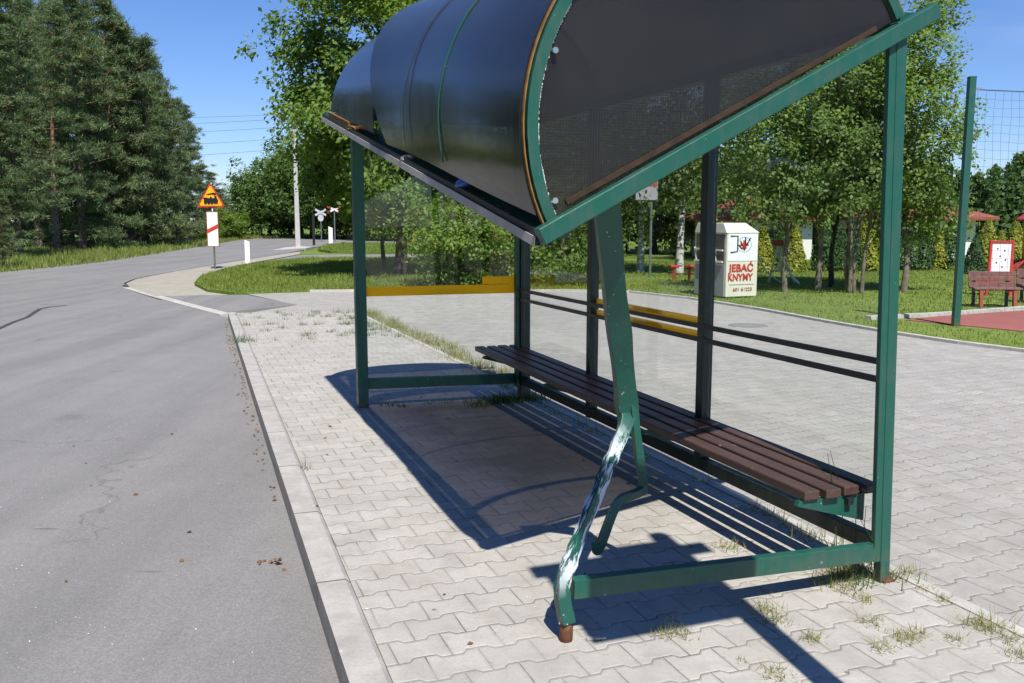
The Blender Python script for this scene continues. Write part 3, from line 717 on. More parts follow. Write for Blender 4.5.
# broadleaved trees --------------------------------------------------------
bx, by = gp(399, 276, HZ)
broadleaf('broad_tree', (bx, by), 8, 1.5, 5.5, (2.75, 2.8, 4.2), 165, 42000, .155, 'leaf_mid', 'dark_bark', .17, 1, 21, .42, label='big broad tree with a dark thick trunk on the lawn behind the shelter', lean=(-.5, 0))
bx, by = gp(385, 269, HZ)
broadleaf('broad_tree', (bx, by), 7, 1.8, 4.2, (1.7, 1.8, 2.6), 70, 16000, .14, 'leaf_mid', 'dark_bark', .07, 1, 22, .38, label='slim tree with a thin dark trunk just left of the big broad tree', lean=(-1.0, 0))
bx, by = gp(462, 286, HZ)
broadleaf('bush', (bx, by), 2.3, .25, 1.25, (1.08, 1.1, 1.25), 60, 11000, .10, 'leaf_pale', 'bark', .035, 4, 23, .3, label='large light green bush at the lawn edge behind the shelter end', cat='bush')
bx, by = gp(500, 284, HZ)
broadleaf('bush', (bx, by), 2.3, .25, 1.2, (1.1, 1.1, 1.2), 40, 7000, .10, 'leaf_mid', 'bark', .03, 3, 24, .28, label='darker bush right of the large light green bush behind the shelter post', cat='bush')
bx, by = gp(562, 284, HZ)
broadleaf('bush', (bx, by), 2.0, .2, 1.15, (1.15, 1.1, 1.15), 44, 7600, .10, 'leaf_mid', 'bark', .03, 4, 25, .3, label='loose green bush seen between the two far back posts of the shelter', cat='bush')
bx, by = gp(520, 262, HZ)
broadleaf('broad_tree', (bx, by), 5, 1.0, 3.0, (2.2, 2.0, 2.4), 70, 9000, .17, 'leaf_dark', 'dark_bark', .1, 1, 26, .45, label='dark tree behind the bushes, seen above them through the shelter')
bx, by = gp(430, 262, HZ)
broadleaf('broad_tree', (bx, by), 6, 1.2, 3.6, (2.4, 2.0, 2.9), 70, 9000, .17, 'leaf_dark', 'dark_bark', .1, 1, 27, .45, label='dark leafy tree standing behind the big broad tree')
# trees by the clothing bank
def rt(px, py, **kw): return (*gp(px, py, HZ),)
broadleaf('park_tree', rt(785, 292), 6, 1.3, 3.3, (1.15, 1.1, 2.05), 70, 15000, .092, 'leaf_fresh', 'bark', .06, 1, 31, .26, label='young tree with the thin trunk right beside the clothing bank', lean=(-.25, 0))
broadleaf('park_tree', rt(817, 291), 7, 1.3, 3.9, (1.15, 1.2, 2.4), 74, 16000, .092, 'leaf_fresh', 'bark', .07, 1, 32, .28, label='young tree second from the clothing bank with a straight grey trunk')
broadleaf('park_tree', rt(832, 287), 7.5, 1.4, 4.1, (1.2, 1.2, 2.5), 70, 14500, .094, 'leaf_mid', 'dark_bark', .065, 1, 33, .28, label='young tree with a dark trunk, third from the clothing bank')
broadleaf('park_tree', rt(855, 293), 7, 1.1, 3.6, (1.0, 1.1, 2.3), 66, 14500, .092, 'leaf_fresh', 'bark', .045, 5, 34, .26, label='many stemmed tree with suckers at its foot left of the near green post')
broadleaf('park_tree', rt(903, 292), 7.5, 1.3, 3.6, (1.02, 1.2, 2.9), 92, 23000, .094, 'leaf_fresh', 'bark', .07, 1, 35, .3, label='tall full tree behind the near green shelter post against open sky', lean=(.0, 0))
# birches and green mass behind the shelter
broadleaf('birch_tree', rt(640, 272), 9, 2.2, 4.6, (1.9, 1.8, 3.3), 70, 10000, .13, 'birch_leaf', 'birch_bark', .11, 1, 41, .4, label='white trunked birch left in the gap between the bent post and the next', droop=.5)
broadleaf('birch_tree', rt(679, 274), 9, 2.2, 4.8, (1.8, 1.8, 3.4), 70, 10000, .13, 'birch_leaf', 'birch_bark', .12, 1, 42, .4, label='white trunked birch close left of the dark middle back post', droop=.5)
broadleaf('park_tree', rt(735, 262), 8, 2.0, 4.8, (2.0, 2, 2.7), 60, 7500, .15, 'birch_leaf', 'bark', .1, 1, 43, .42, label='airy pale tree rising behind the clothing bank', droop=.4)
# far backdrop of separate trees behind the park
bg = broadleaf('far_tree', (0, 48), 8, 1.4, 4.2, (3.0, 2.8, 3.7), 80, 9500, .26, 'leaf_far', 'dark_bark', .16, 1, 51, .55, cat='tree', group='far trees closing the view')
bg2 = broadleaf('far_tree', (-3, 52), 8, 1.2, 3.6, (2.6, 2.6, 3.2), 70, 8500, .26, 'leaf_far', 'dark_bark', .15, 1, 52, .55, cat='tree', group='far trees closing the view')
FT = 'dark green far tree in the row closing the view behind the park'
bg['label'] = FT; bg2['label'] = FT
bg.location = (*gp(600, 256, HZ), HZ); bg2.location = (*gp(655, 254, HZ), HZ)
for i, (px, py, vr, sc) in enumerate([(565, 253, 1, .95), (625, 252, 0, .9), (700, 255, 1, .62), (760, 252, 0, .66), (815, 251, 1, .62), (860, 252, 0, .6), (485, 254, 0, .9), (900, 250, 1, .6)]):
    copy_thing(bg if vr == 0 else bg2, (*gp(px, py, HZ), HZ), random.uniform(0, 6.28), sc, FT)
FL = 'rounded far tree behind the utility pole beyond the road bend'
for i, (px, py, vr, sc) in enumerate([(252, 236.5, 1, 1.0), (270, 237.2, 0, 1.08), (290, 237.5, 1, 1.25), (312, 238.5, 0, 1.25), (335, 239, 1, 1.25), (358, 239.5, 0, 1.2), (385, 240.5, 1, 1.2), (410, 241, 0, 1.1), (302, 236, 0, 1.4), (345, 236, 1, 1.5)]):
    o = copy_thing(bg if vr == 0 else bg2, (*gp(px, py, RZ), RZ), random.uniform(0, 6.28), sc, FL); o['group'] = 'far trees behind the utility pole'
for i, (px, py, sc, lab) in enumerate([(222, 239.8, .42, 'low pale bush left behind the triangular sign'), (238, 239.3, .36, 'low pale bush right of the triangular sign'), (210, 240.8, .3, 'small pale bush at the wood edge behind the white board')]):
    o = copy_thing(bg2, (*gp(px, py, RZ), RZ), i * 2.0, (sc * 1.3, sc, sc), lab); o['category'] = 'bush'; o['group'] = 'bushes by the road bend'; o.name = 'roadside_bush'
    for ch in o.children:
        if ch.name.startswith('crown'):
            ch.data = ch.data.copy(); ch.data.materials.clear(); ch.data.materials.append(M['leaf_pale'])
# far wood on the right horizon: reads as one mass
FW = []
for px in np.arange(520, 1150, 3.2):
    for d in (95, 108):
        x = (px - 512) / F * d + rng.normal(0, .6); hgt = (6.6 + 1.2 * math.sin(px * .07) + rng.normal(0, .5)) * (.75 + d / 400)
        FW.append((x, d + rng.normal(0, 2), hgt))
FW = np.array(FW); m = 260
P = np.repeat(FW, m, 0); zz = rng.random(len(P)) ** .8
wd = 1.7 * (1 - zz * .75)
Q = np.column_stack([P[:, 0] + rng.normal(0, .5, len(P)) * wd, P[:, 1] + rng.normal(0, .5, len(P)) * wd, P[:, 2] * zz])
tag(link('far_wood', leaf_mesh('far_wood', Q, rng.normal(size=Q.shape) + np.array([0, -.5, .6]), .55, rng.uniform(0, .8, len(Q))), 'leaf_far'), 'distant dark wood along the horizon behind house and park', 'wood', None, 'stuff')

# thuja row ----------------------------------------------------------------
def thuja(mat, seed, lab):
    r0 = np.random.default_rng(seed); root = empty('thuja', (0, 0, 0), 0, cat='shrub', group='thujas planted in a row along the park edge', label=lab)
    n = 2600; t = r0.random(n) ** .8; an = r0.uniform(0, 2 * PI, n)
    rr = .36 * (1 - t) ** .6 * (.75 + .3 * r0.random(n)) * (1 + .15 * np.sin(an * 3 + t * 7)) + .02
    P = np.column_stack([np.cos(an) * rr, np.sin(an) * rr, .04 + t * 1.4])
    N = np.column_stack([np.cos(an), np.sin(an), np.full(n, .4)]) + r0.normal(0, .5, (n, 3))
    link('foliage', leaf_mesh('foliage', P, N, .10, r0.random(n), .5), mat, root)
    mb = MB(); mb.tube([(0, 0, -.1), (0, 0, .9)], [.04, .015], 6, (0, 1, 0)); mb.build('stem', 'bark', root)
    return root
TG, TD = 'golden yellow thuja cone in the row along the park edge', 'deep green thuja cone in the row along the park edge'
tg, td = thuja('thuja_gold', 61, TG), thuja('thuja_green', 62, TD)
first = {0: True, 1: True}
for i, (px, py, vr, sc) in enumerate([(762, 272, 0, 1.0), (778, 271.5, 1, .95), (794, 271.5, 0, 1.0), (824, 271, 1, 1.1), (838, 271, 1, 1.05), (851, 271, 1, 1.05), (866, 271, 0, 1.1), (879, 270.5, 0, .95), (893, 270, 1, 1.1), (910, 270, 1, .95), (922, 270, 1, 1.0), (937, 269.5, 0, .92), (950, 269.5, 1, 1.15), (986, 268, 0, 1.1), (999, 268, 0, .8), (1013, 267.5, 0, 1.05), (1026, 267, 1, 1.0)]):
    p = td if vr else tg; loc = (*gp(px, py, HZ), HZ)
    if first[vr]: first[vr] = False; p.location = loc; p.scale = (sc,) * 3
    else: copy_thing(p, loc, random.uniform(0, 6), (sc, sc, sc * random.uniform(.9, 1.15)))
copy_thing(td, (*gp(974, 274, HZ), HZ), 1.2, (.85, .85, .8), 'small blue green conifer cone standing before the white house wall')

# ================================================================== BUILDINGS
def house(name, loc, rz, w, d, h, rh, over, label):
    root = empty(name, loc, rz, label=label, cat='house')
    MB().box((-w / 2, -d / 2, -.3), (w / 2, d / 2, h)).build('wall', 'house_white', root)
    a, b = w / 2 + over, d / 2 + over; ridge = max(.2, a - b)
    v = [(-a, -b, h), (a, -b, h), (a, b, h), (-a, b, h), (-a, -b, h + .14), (a, -b, h + .14), (a, b, h + .14), (-a, b, h + .14), (-ridge, 0, h + rh), (ridge, 0, h + rh)]
    rf = MB().add(v, [(3, 2, 1, 0), (0, 1, 5, 4), (1, 2, 6, 5), (2, 3, 7, 6), (3, 0, 4, 7), (4, 5, 9, 8), (5, 6, 9), (6, 7, 8, 9), (7, 4, 8)]).build('roof', 'roof_tile', root)
    MB().box((-.6, .1, h + rh * .4), (-.3, .4, h + rh + .3)).build('chimney', 'dull_red_paint', rf)
    for x in (-w * .28, w * .12):
        fr = MB().box((x - .4, -d / 2 - .03, .5), (x + .4, -d / 2 + .05, 1.3)).build('window', 'white_paint', root)
        MB().box((x - .33, -d / 2 - .045, .57), (x + .33, -d / 2 - .033, 1.23)).build('pane', 'dark_metal', fr)
    return root
hx, hy = gp(955, 261, HZ)
house('house', (hx - .75, hy + 4, HZ), .12, 4.2, 5.0, 1.62, 1.1, .62, 'white walled house with a dark red hip roof behind the net pole')
hx, hy = gp(795, 263, HZ)
house('house', (hx - .3, hy + 6, HZ), -.12, 4.6, 5, 1.6, 1.1, .5, 'white house with a red tile roof half hidden behind the young trees')

# ================================================================== STREET THINGS
# railway warning sign
sx, sy = gp(215, 269, -.1)
t = empty('road_sign', (sx, sy, -.1), .02, label='yellow triangular railway warning sign with a steam engine above a striped board', cat='road sign')
MB().tube([(0, 0, -.3), (0, 0, 2.98)], .032, 10, (0, 1, 0)).build('pole', 'galvanised', t, smooth=True)
def rtri(cx, cz, s, r=.05, n=5):
    h = s * math.sqrt(3) / 2; V = [(cx - s / 2, cz), (cx + s / 2, cz), (cx, cz + h)]; out = []
    for i in range(3):
        p = Vector(V[i]); a = (Vector(V[i - 1]) - p).normalized(); b = (Vector(V[(i + 1) % 3]) - p).normalized(); c = p + (a + b).normalized() * (2 * r)
        s0 = math.atan2(*(-(b + a)).yx)
        d0, d1 = s0 - PI / 3, s0 + PI / 3
        for j in range(n): an = d0 + (d1 - d0) * j / (n - 1); out.append((c.x + r * math.cos(an), c.y + r * math.sin(an)))
    return out
tz = 2.14
tri = MB().plate(rtri(-.02, tz, .98), -.06, -.04).build('triangle_plate', 'red_paint', t)
MB().plate(rtri(-.02, tz + .05, .82, .04), -.066, -.061).build('yellow_field', 'sign_yellow', tri)
eng = MB()
def el(cx, cz, r, n=12): return [(cx + r * math.cos(2 * PI * i / n), cz + r * math.sin(2 * PI * i / n)) for i in range(n)]
y0, y1 = -.074, -.068
ez = tz + .14
eng.plate([(-.26, ez + .02), (.20, ez + .02), (.24, ez + .07), (.20, ez + .17), (.02, ez + .17), (.0, ez + .22), (-.04, ez + .22), (-.05, ez + .17), (-.26, ez + .17)], y0, y1)
eng.plate([(-.28, ez + .15), (-.13, ez + .15), (-.13, ez + .19), (-.28, ez + .19)], y0 - .001, y1 - .001)
eng.plate([(.12, ez + .15), (.17, ez + .15), (.19, ez + .25), (.10, ez + .25)], y0 - .002, y1 - .002)
for x, r in ((-.2, .05), (-.09, .05), (.02, .05), (.12, .038), (.19, .034)): eng.plate(el(x, ez + .005, r), y0 - .003, y1 - .003)
eng.plate([(.14, ez + .27), (.19, ez + .31), (.10, ez + .36), (-.06, ez + .33), (-.18, ez + .29), (-.10, ez + .275), (.02, ez + .295)], y0, y1)
eng.build('engine_symbol', 'black_paint', tri)
bd = MB().box((-.19, -.06, .80), (.19, -.04, 1.98)).build('board', 'white_paint', t)
fr_ = MB()
for a, b in (((-.205, -.066, .785), (-.183, -.038, 1.995)), ((.183, -.066, .785), (.205, -.038, 1.995)), ((-.183, -.066, .785), (.183, -.038, .803)), ((-.183, -.066, 1.977), (.183, -.038, 1.995))): fr_.box(a, b)
fr_.build('board_edge', 'dull_red_paint', bd)
MB().plate([(-.18, 1.24), (.18, 1.42), (.18, 1.56), (-.18, 1.38)], -.067, -.062).build('red_stripe', 'red_paint', bd)

# white marker posts
def marker(px, py, label, z=-.06):
    x, y = gp(px, py, z); t = empty('marker_post', (x, y, z), .1, label=label, cat='marker post', group='white marker posts along the road')
    MB().plate([(-.10, -.2), (.10, -.2), (.10, .80), (-.10, .88)], -.06, .06).build('post', 'white_paint', t, bevel=.012)
    MB().box((-.075, -.066, .62), (.075, -.0615, .74)).build('reflector', 'white_paint', t)
    return t
marker(248, 262.5, 'nearer white marker post at the lawn tip right of the striped board')
m2 = marker(331, 245, 'farther white marker post on the far lawn beside the crossing signs'); m2.scale = (1.4,) * 3
# utility pole with cross arms
ux, uy = gp(298, 247.5, -.05)
t = empty('utility_pole', (ux, uy, -.05), .3, label='tall pale concrete utility pole on a pad beside the road', cat='utility pole')
MB().sweep([(0, 0, -.3), (0, 0, 8.2)], [(-.15, -.12), (.15, -.12), (.15, .12), (-.15, .12)], (0, 1, 0), scale=[(1, 1), (.62, .62)]).build('post', 'concrete_pole', t, bevel=.02)
MB().box((-.9, -.05, 7.5), (.9, .05, 7.62)).build('crossarm', 'galvanised', t)
for x in (-.8, -.4, .4, .8):
    MB().tube([(x, 0, 7.63), (x, 0, 7.85)], [.05, .03], 8, (0, 1, 0)).build('insulator', 'white_paint', t)
# overhead cables
wires = [((-12.6, 54, 7.75), (-60, 78, 10.6)), ((-12.6, 54, 7.5), (-60, 78, 9.6)), ((-12.6, 54, 7.05), (-60, 78, 8.6)), ((-12.6, 54, 6.4), (-60, 78, 7.4)), ((-12.6, 54, 5.8), (-60, 78, 6.2))]
for i, (a, b) in enumerate(wires):
    A, B = Vector(a), Vector(b); pts = []
    for j in range(15):
        s = j / 14; p = A.lerp(B, s); p.z -= .9 * 4 * s * (1 - s) * .5; pts.append(p)
    tag(MB().tube(pts, .009, 5).build('overhead_cable', 'cable_black'), 'thin overhead cable crossing the gap of sky between pole and pines', 'cable', 'overhead cables from the utility pole')
tag(MB().tube([(-12.6, 54, 7.7), (20, 60, 7.6)], .012, 5).build('overhead_cable', 'cable_black'), 'thin overhead cable running from the pole behind the trees', 'cable')
# slim dark post
x, y = gp(314, 244, HZ)
t = empty('dark_post', (x, y, HZ), 0, label='slim dark steel post between utility pole and crossing signs', cat='post')
MB().tube([(0, 0, -.2), (0, 0, 2.0)], .09, 8, (0, 1, 0)).build('shaft', 'dark_metal', t)
MB().tube([(0, 0, 2.0), (0, 0, 2.06)], .11, 8, (0, 1, 0)).build('cap', 'dark_metal', t)
# crossing signs
def cross_sign(px, py, label, red, H):
    x, y = gp(px, py, HZ); t = empty('crossing_sign', (x, y, HZ), 0, label=label, cat='road sign')
    MB().tube([(0, 0, -.2), (0, 0, H)], .05, 8, (0, 1, 0)).build('pole', 'galvanised', t)
    for s in (1, -1):
        a = R(24) * s
        pl = [(c * math.cos(a) - d * math.sin(a), H + .1 + c * math.sin(a) + d * math.cos(a)) for c, d in ((-.58, -.09), (.58, -.09), (.58, .09), (-.58, .09))]
        y_ = -.06 - (.012 if s > 0 else 0)
        bl = MB().plate(pl, y_, y_ + .01).build('cross_blade', 'dull_red_paint' if red else 'sign_back', t)
        if red:
            pl = [(c * math.cos(a) - d * math.sin(a), H + .1 + c * math.sin(a) + d * math.cos(a)) for c, d in ((-.32, -.07), (.32, -.07), (.32, .07), (-.32, .07))]
            MB().plate(pl, y_ - .005, y_ - .001).build('white_panel', 'white_paint', bl)
    if not red:
        MB().plate(el(0, H - .36, .30, 8), -.055, -.045).build('round_plate', 'sign_back', t)
    return t
cross_sign(321.5, 240.8, 'white cross shaped back of a crossing sign with a round plate below', False, 2.25).scale = (.8, .8, .95)
cross_sign(335, 240.8, 'red and white crossing cross on a thin grey post', True, 2.35)

# clothing bank ------------------------------------------------------------
x, y = gp(741, 298, HZ)
t = empty('clothing_bank', (x, y, HZ), R(24), label='cream clothing bank with red graffiti on its side panel under the young trees', cat='clothing bank')
t.scale = (1.17, 1, 1)
W2, D2, Hh = .345, .56, 1.36
b = MB().box((-W2, 0, .03), (W2, 2 * D2, Hh))
b.build('body', 'cream_paint', t, bevel=.012)
MB().add([(-W2 - .02, -.02, Hh + .002), (W2 + .02, -.02, Hh + .002), (W2 + .02, 2 * D2, Hh + .002), (-W2 - .02, 2 * D2, Hh + .002), (-W2 - .02, .10, Hh + .21), (W2 * .35, .10, Hh + .21), (W2 * .35, 2 * D2 - .1, Hh + .21), (-W2 - .02, 2 * D2 - .1, Hh + .21)],
         [(0, 3, 2, 1), (4, 5, 6, 7), (0, 1, 5, 4), (1, 2, 6, 5), (2, 3, 7, 6), (3, 0, 4, 7)]).build('lid', 'cream_paint', t, bevel=.01)
MB().box((-W2 + .02, -.008, .78), (W2 - .02, -.002, Hh - .01)).build('poster', 'white_paint', t)
# throw-in hatch and grey front door on the face turned left
ft = empty('front_face', (0, 0, 0)); bpy.data.objects.remove(ft)
MB().box((-W2 - .012, .08, .72), (-W2 - .002, 2 * D2 - .06, 1.33)).build('hatch', 'bin_inside', t)
hb = MB()
for yy in (.3, .7, 1.0): hb.bar((-W2 - .03, yy, .78), (-W2 - .03, yy + .08, 1.05), .025, .03, (1, 0, 0))
hb.bar((-W2 - .04, .08, 1.0), (-W2 - .04, 1.06, 1.02), .03, .03); hb.bar((-W2 - .04, .08, .76), (-W2 - .04, 1.06, .76), .03, .04)
hb.build('hatch_frame', 'cream_paint', t)
MB().box((-W2 - .014, .06, .05), (-W2 - .002, 2 * D2 - .06, .68)).build('front_door', 'grey_paint', t)
cr = MB()
for (a, c_) in (((-W2 - .022, .50, .30), (-W2 - .016, .62, .58)), ((-W2 - .024, .42, .38), (-W2 - .018, .70, .50))): cr.box(a, c_)
cr.build('cross_emblem', 'red_paint', t)
# emblem on the poster
em = MB()
for i in range(24):
    a0, a1 = 2 * PI * i / 24, 2 * PI * (i + .55) / 24
    em.plate([(.03 + .165 * math.cos(a0), 1.12 + .165 * math.sin(a0)), (.03 + .165 * math.cos(a1), 1.12 + .165 * math.sin(a1)), (.03 + .14 * math.cos(a1), 1.12 + .14 * math.sin(a1)), (.03 + .14 * math.cos(a0), 1.12 + .14 * math.sin(a0))], -.0115, -.009)
plain('emblem_blue', (.35, .42, .62), .6)
em.build('emblem_ring', 'emblem_blue', t)
em = MB(); em.plate([(.0, 1.03), (.06, 1.03), (.06, 1.09), (.12, 1.09), (.12, 1.15), (.06, 1.15), (.06, 1.21), (.0, 1.21), (.0, 1.15), (-.06, 1.15), (-.06, 1.09), (.0, 1.09)], -.0125, -.009)
em.plate([(-.03, 1.06), (.03, .99), (.09, 1.06)], -.0135, -.0095); em.build('emblem_cross', 'red_paint', t)
def stroke(pts, w, yy=-.016):
    m = MB(); m.sweep([(a, yy, c) for a, c in pts], [(-w / 2, -.0015), (w / 2, -.0015), (w / 2, .0015), (-w / 2, .0015)], (0, 1, 0)); return m
g = MB()
for pts in ([(-.28, 1.30), (-.12, 1.30), (-.12, .98), (-.27, .96)], [(-.06, 1.20), (.02, 1.02), (.16, 1.26)], [(-.10, 1.12), (-.02, 1.03)], [(.05, 1.12), (.05, 1.28)]):
    q = stroke(pts, .024); g.add(q.v, q.f)
g.build('black_scrawl', 'black_paint', t)
def text(body, mat, parent, loc, size, name, bold=0.0, sx=1.0, ext=.001):
    cu = bpy.data.curves.new(name, 'FONT'); cu.body = body; cu.size = size; cu.align_x = 'CENTER'; cu.extrude = ext; cu.offset = bold
    tmp = bpy.data.objects.new(name, cu); me = bpy.data.meshes.new_from_object(tmp); bpy.data.objects.remove(tmp)
    me.materials.clear(); o = link(name, me, mat); o.parent = parent; o.location = loc; o.rotation_euler = (PI / 2, 0, 0); o.scale = (sx, 1, 1)
    return o
text('JEBAĆ', 'red_paint', t, (-.02, -.012, .565), .215, 'graffiti_word', .006, .92)
text('KNYMY', 'red_paint', t, (-.04, -.012, .375), .20, 'graffiti_word', .005, .80)
MB().box((-.28, -.008, .285), (.27, -.002, .293)).build('small_print_line', 'grey_paint', t)
text('601 61223', 'dull_red_paint', t, (.02, -.009, .15), .10, 'phone_number', .001)

# grey board with red band on a post behind the shelter
x, y = gp(645, 276, HZ)
t = empty('notice_board', (x, y, HZ), 0, label='grey notice board with a red band on a post among the birches', cat='sign')
MB().tube([(.15, .04, -.2), (.15, .04, 3.2)], .035, 8, (0, 1, 0)).build('pole', 'galvanised', t)
MB().box((-.32, -.03, 2.2), (.32, .0, 2.8)).build('board', 'grey_paint', t, bevel=.01)
MB().box((-.26, -.036, 2.60), (.30, -.031, 2.76)).build('red_band', 'dull_red_paint', t)

# net pole and net
x, y = gp(955.5, 326, HZ)
NX, NY = x, y
t = empty('net_pole', (x, y, HZ), 0, label='tall green steel pole leaning slightly at the corner of the red court', cat='pole')
MB().sweep([(0, 0, -.2), (.0, 0, 3.74)], [(-.05, -.05), (.05, -.05), (.05, .05), (-.05, .05)], (0, 1, 0)).build('shaft', 'pole_green', t, bevel=.006)
MB().box((-.052, -.052, 3.741), (.052, .052, 3.755)).build('cap', 'pole_green', t)
MB().bar((.05, 0, 3.58), (.16, 0, 3.58), .03, .03).build('hook', 'galvanised', t)
net = empty('ball_net', (x, y, HZ), R(-4), label='fine square mesh ball net hung from the tall green pole', cat='net')
nm = MB(); NW, NH = 4.2, 3.56
cell = .125
def sag(a, c):  # gentle billow
    return (.12 + a, .05 * math.sin(a * 1.6) + .03 * math.sin(c * 2.1), c)
cols = int(NW / cell)
for i in range(cols):
    a = i * cell
    pts = [sag(a + .012 * math.sin(c * 5 + i), c - .06 * math.sin(PI * min(1, a / NW))) for c in np.linspace(.25, NH, 10)]
    nm.tube(pts, .0018, 3, (0, 1, 0))
for j in range(int((NH - .25) / cell) + 1):
    c = NH - j * cell
    pts = [sag(a, c - .06 * math.sin(PI * a / NW) + .008 * math.sin(a * 9 + j)) for a in np.linspace(0, NW, 14)]
    nm.tube(pts, .0018, 3, (0, 0, 1))
nm.build('mesh_panel', 'net_cord', net)
MB().tube([sag(a, NH + .01 - .06 * math.sin(PI * a / NW)) for a in np.linspace(-.05, NW, 14)], .006, 5).build('top_rope', 'net_cord', net)

# park benches
def park_bench(px, py, label, rz, w=.86):
    x, y = gp(px, py, HZ); t = empty('park_bench', (x, y, HZ), rz, label=label, cat='bench', group='brown slatted benches by the playground')
    for i, (yy, zz) in enumerate(((.30, .34), (.20, .35), (.10, .35))): MB().box((-w / 2, yy, zz), (w / 2, yy + .085, zz + .03)).build('seat_slat', 'bench_red', t, bevel=.004)
    for i, zz in enumerate((.42, .53, .62)): MB().bar((-w / 2, .06 - i * .02, zz), (w / 2, .06 - i * .02, zz), .03, .085).build('backrest_slat', 'bench_red', t, bevel=.004)
    for s in (-1, 1):
        m = MB(); xx = s * (w / 2 - .13)
        m.bar((xx, .40, -.1), (xx, .34, .34), .06, .06, (0, 1, 0)); m.build('front_leg', 'dull_red_paint', t)
        m = MB(); m.bar((xx, .03, -.1), (xx, -.03, .64), .05, .04, (0, 1, 0)); m.bar((xx, .06, .318), (xx, .36, .318), .05, .035); m.build('back_leg', 'dark_metal', t)
    return t
park_bench(989, 306, 'brown slatted bench fully in view beside the net pole', R(174))
park_bench(1037, 302, 'brown slatted bench cut off by the right picture edge', R(170))

# playground tower
x, y = gp(1060, 291, HZ)
t = empty('play_tower', (x, y, HZ), R(-12), label='playground tower with red gable roof, orange posts and a red slide', cat='play tower')
s_ = .62
for (a, b_) in ((-s_, -s_), (s_, -s_), (s_, s_), (-s_, s_)): MB().bar((a, b_, -.2), (a, b_, 1.75), .09, .09, (0, 1, 0)).build('post', 'yellow_paint', t, bevel=.01)
MB().box((-s_, -s_, .62), (s_, s_, .68)).build('platform', 'dull_red_paint', t)
for yy, nm_ in ((-s_ - .06, 'side_panel'), (s_ + .05, 'side_panel')): MB().box((-s_ + .05, yy, .72), (s_ - .05, yy + .02, 1.05)).build(nm_, 'red_paint', t)
for s in (-1, 1):
    a = [(0, -.75, 2.25), (s * .82, -.75, 1.60), (s * .82, .75, 1.60), (0, .75, 2.25)]
    MB().add(a + [(p[0], p[1], p[2] + .045) for p in a], [(3, 2, 1, 0), (4, 5, 6, 7), (0, 1, 5, 4), (1, 2, 6, 5), (2, 3, 7, 6), (3, 0, 4, 7)]).build('roof_panel', 'red_paint', t)
MB().plate([(-.62, 1.72), (.62, 1.72), (.0, 2.2)], -.70, -.68).build('gable', 'red_paint', t)
sl = MB(); sl.sweep([(-s_ - .02, -.1, .68), (-1.0, -.1, .55), (-1.55, -.1, .12), (-1.85, -.1, .06)], [(-.22, -.02), (.22, -.02), (.22, .12), (.19, .12), (.19, .02), (-.19, .02), (-.19, .12), (-.22, .12)])
sl.build('slide', 'dull_red_paint', t)
MB().tube(smooth_path([(-s_, -.4, .95), (-.85, -.42, .80), (-1.1, -.42, .52)], 4), .022, 6).build('handrail', 'red_paint', t)
MB().tube(smooth_path([(s_ * .2, -.7, 1.0), (s_ * .25, -.95, .6), (s_ * .2, -1.1, .0)], 4), .022, 6, (1, 0, 0)).build('handrail', 'red_paint', t)
# playground board
x, y = gp(998, 296, HZ)
t = empty('playground_board', (x, y, HZ), R(-8), label='white playground notice board in a red frame on two red posts', cat='notice board')
for s in (-1, 1): MB().bar((s * .24, 0, -.2), (s * .22, 0, 1.2), .05, .05, (0, 1, 0)).build('post', 'red_paint', t)
fb = MB().box((-.195, -.02, .52), (.195, .02, 1.14)).build('board', 'white_paint', t)
f_ = MB()
for a, b_ in (((-.24, -.035, .47), (.24, .03, .519)), ((-.24, -.035, 1.141), (.24, .03, 1.19)), ((-.24, -.034, .519), (-.196, .03, 1.141)), ((.196, -.034, .519), (.24, .03, 1.141))): f_.box(a, b_)
f_.build('frame', 'red_paint', t)
d_ = MB()
for q, (a, c_) in enumerate(((-.08, 1.02), (.06, .98), (-.02, .86), (.09, .78), (-.09, .72), (.03, .63))): d_.plate(el(a, c_, .019, 8), -.025, -.021)
d_.build('pictograms', 'dull_red_paint', fb)
# swing
x, y = gp(779, 283, HZ)
t = empty('swing_frame', (x, y, HZ), 0, label='pale yellow playground climbing frame with a red cap behind the clothing bank', cat='climbing frame')
for a, b_ in (((-.30, 0, -.1), (-.06, 0, 1.0)), ((.42, -.1, -.1), (-.04, 0, 1.0)), ((.25, .5, -.1), (-.02, .1, 1.0))): MB().tube([a, b_], .028, 6, (0, 1, 0)).build('leg', 'pale_yellow_paint', t)
MB().box((-.17, -.1, .97), (.07, .14, 1.10)).build('cap', 'red_paint', t, bevel=.03)
MB().tube([(-.26, -.03, .33), (.25, -.03, .33)], .025, 6).build('crossbar', 'pale_yellow_paint', t)
MB().sweep(smooth_path([(-.62, -.15, .72), (-.40, -.25, .30), (.05, -.4, -.02)], 5), [(-.06, -.012), (.06, -.012), (.06, .012), (-.06, .012)]).build('slide_bar', 'pale_yellow_paint', t)
MB().sweep(smooth_path([(.22, -.15, .25), (.35, -.3, .08), (.47, -.4, -.05)], 5), [(-.06, -.012), (.06, -.012), (.06, .012), (-.06, .012)]).build('slide_bar', 'pale_yellow_paint', t)
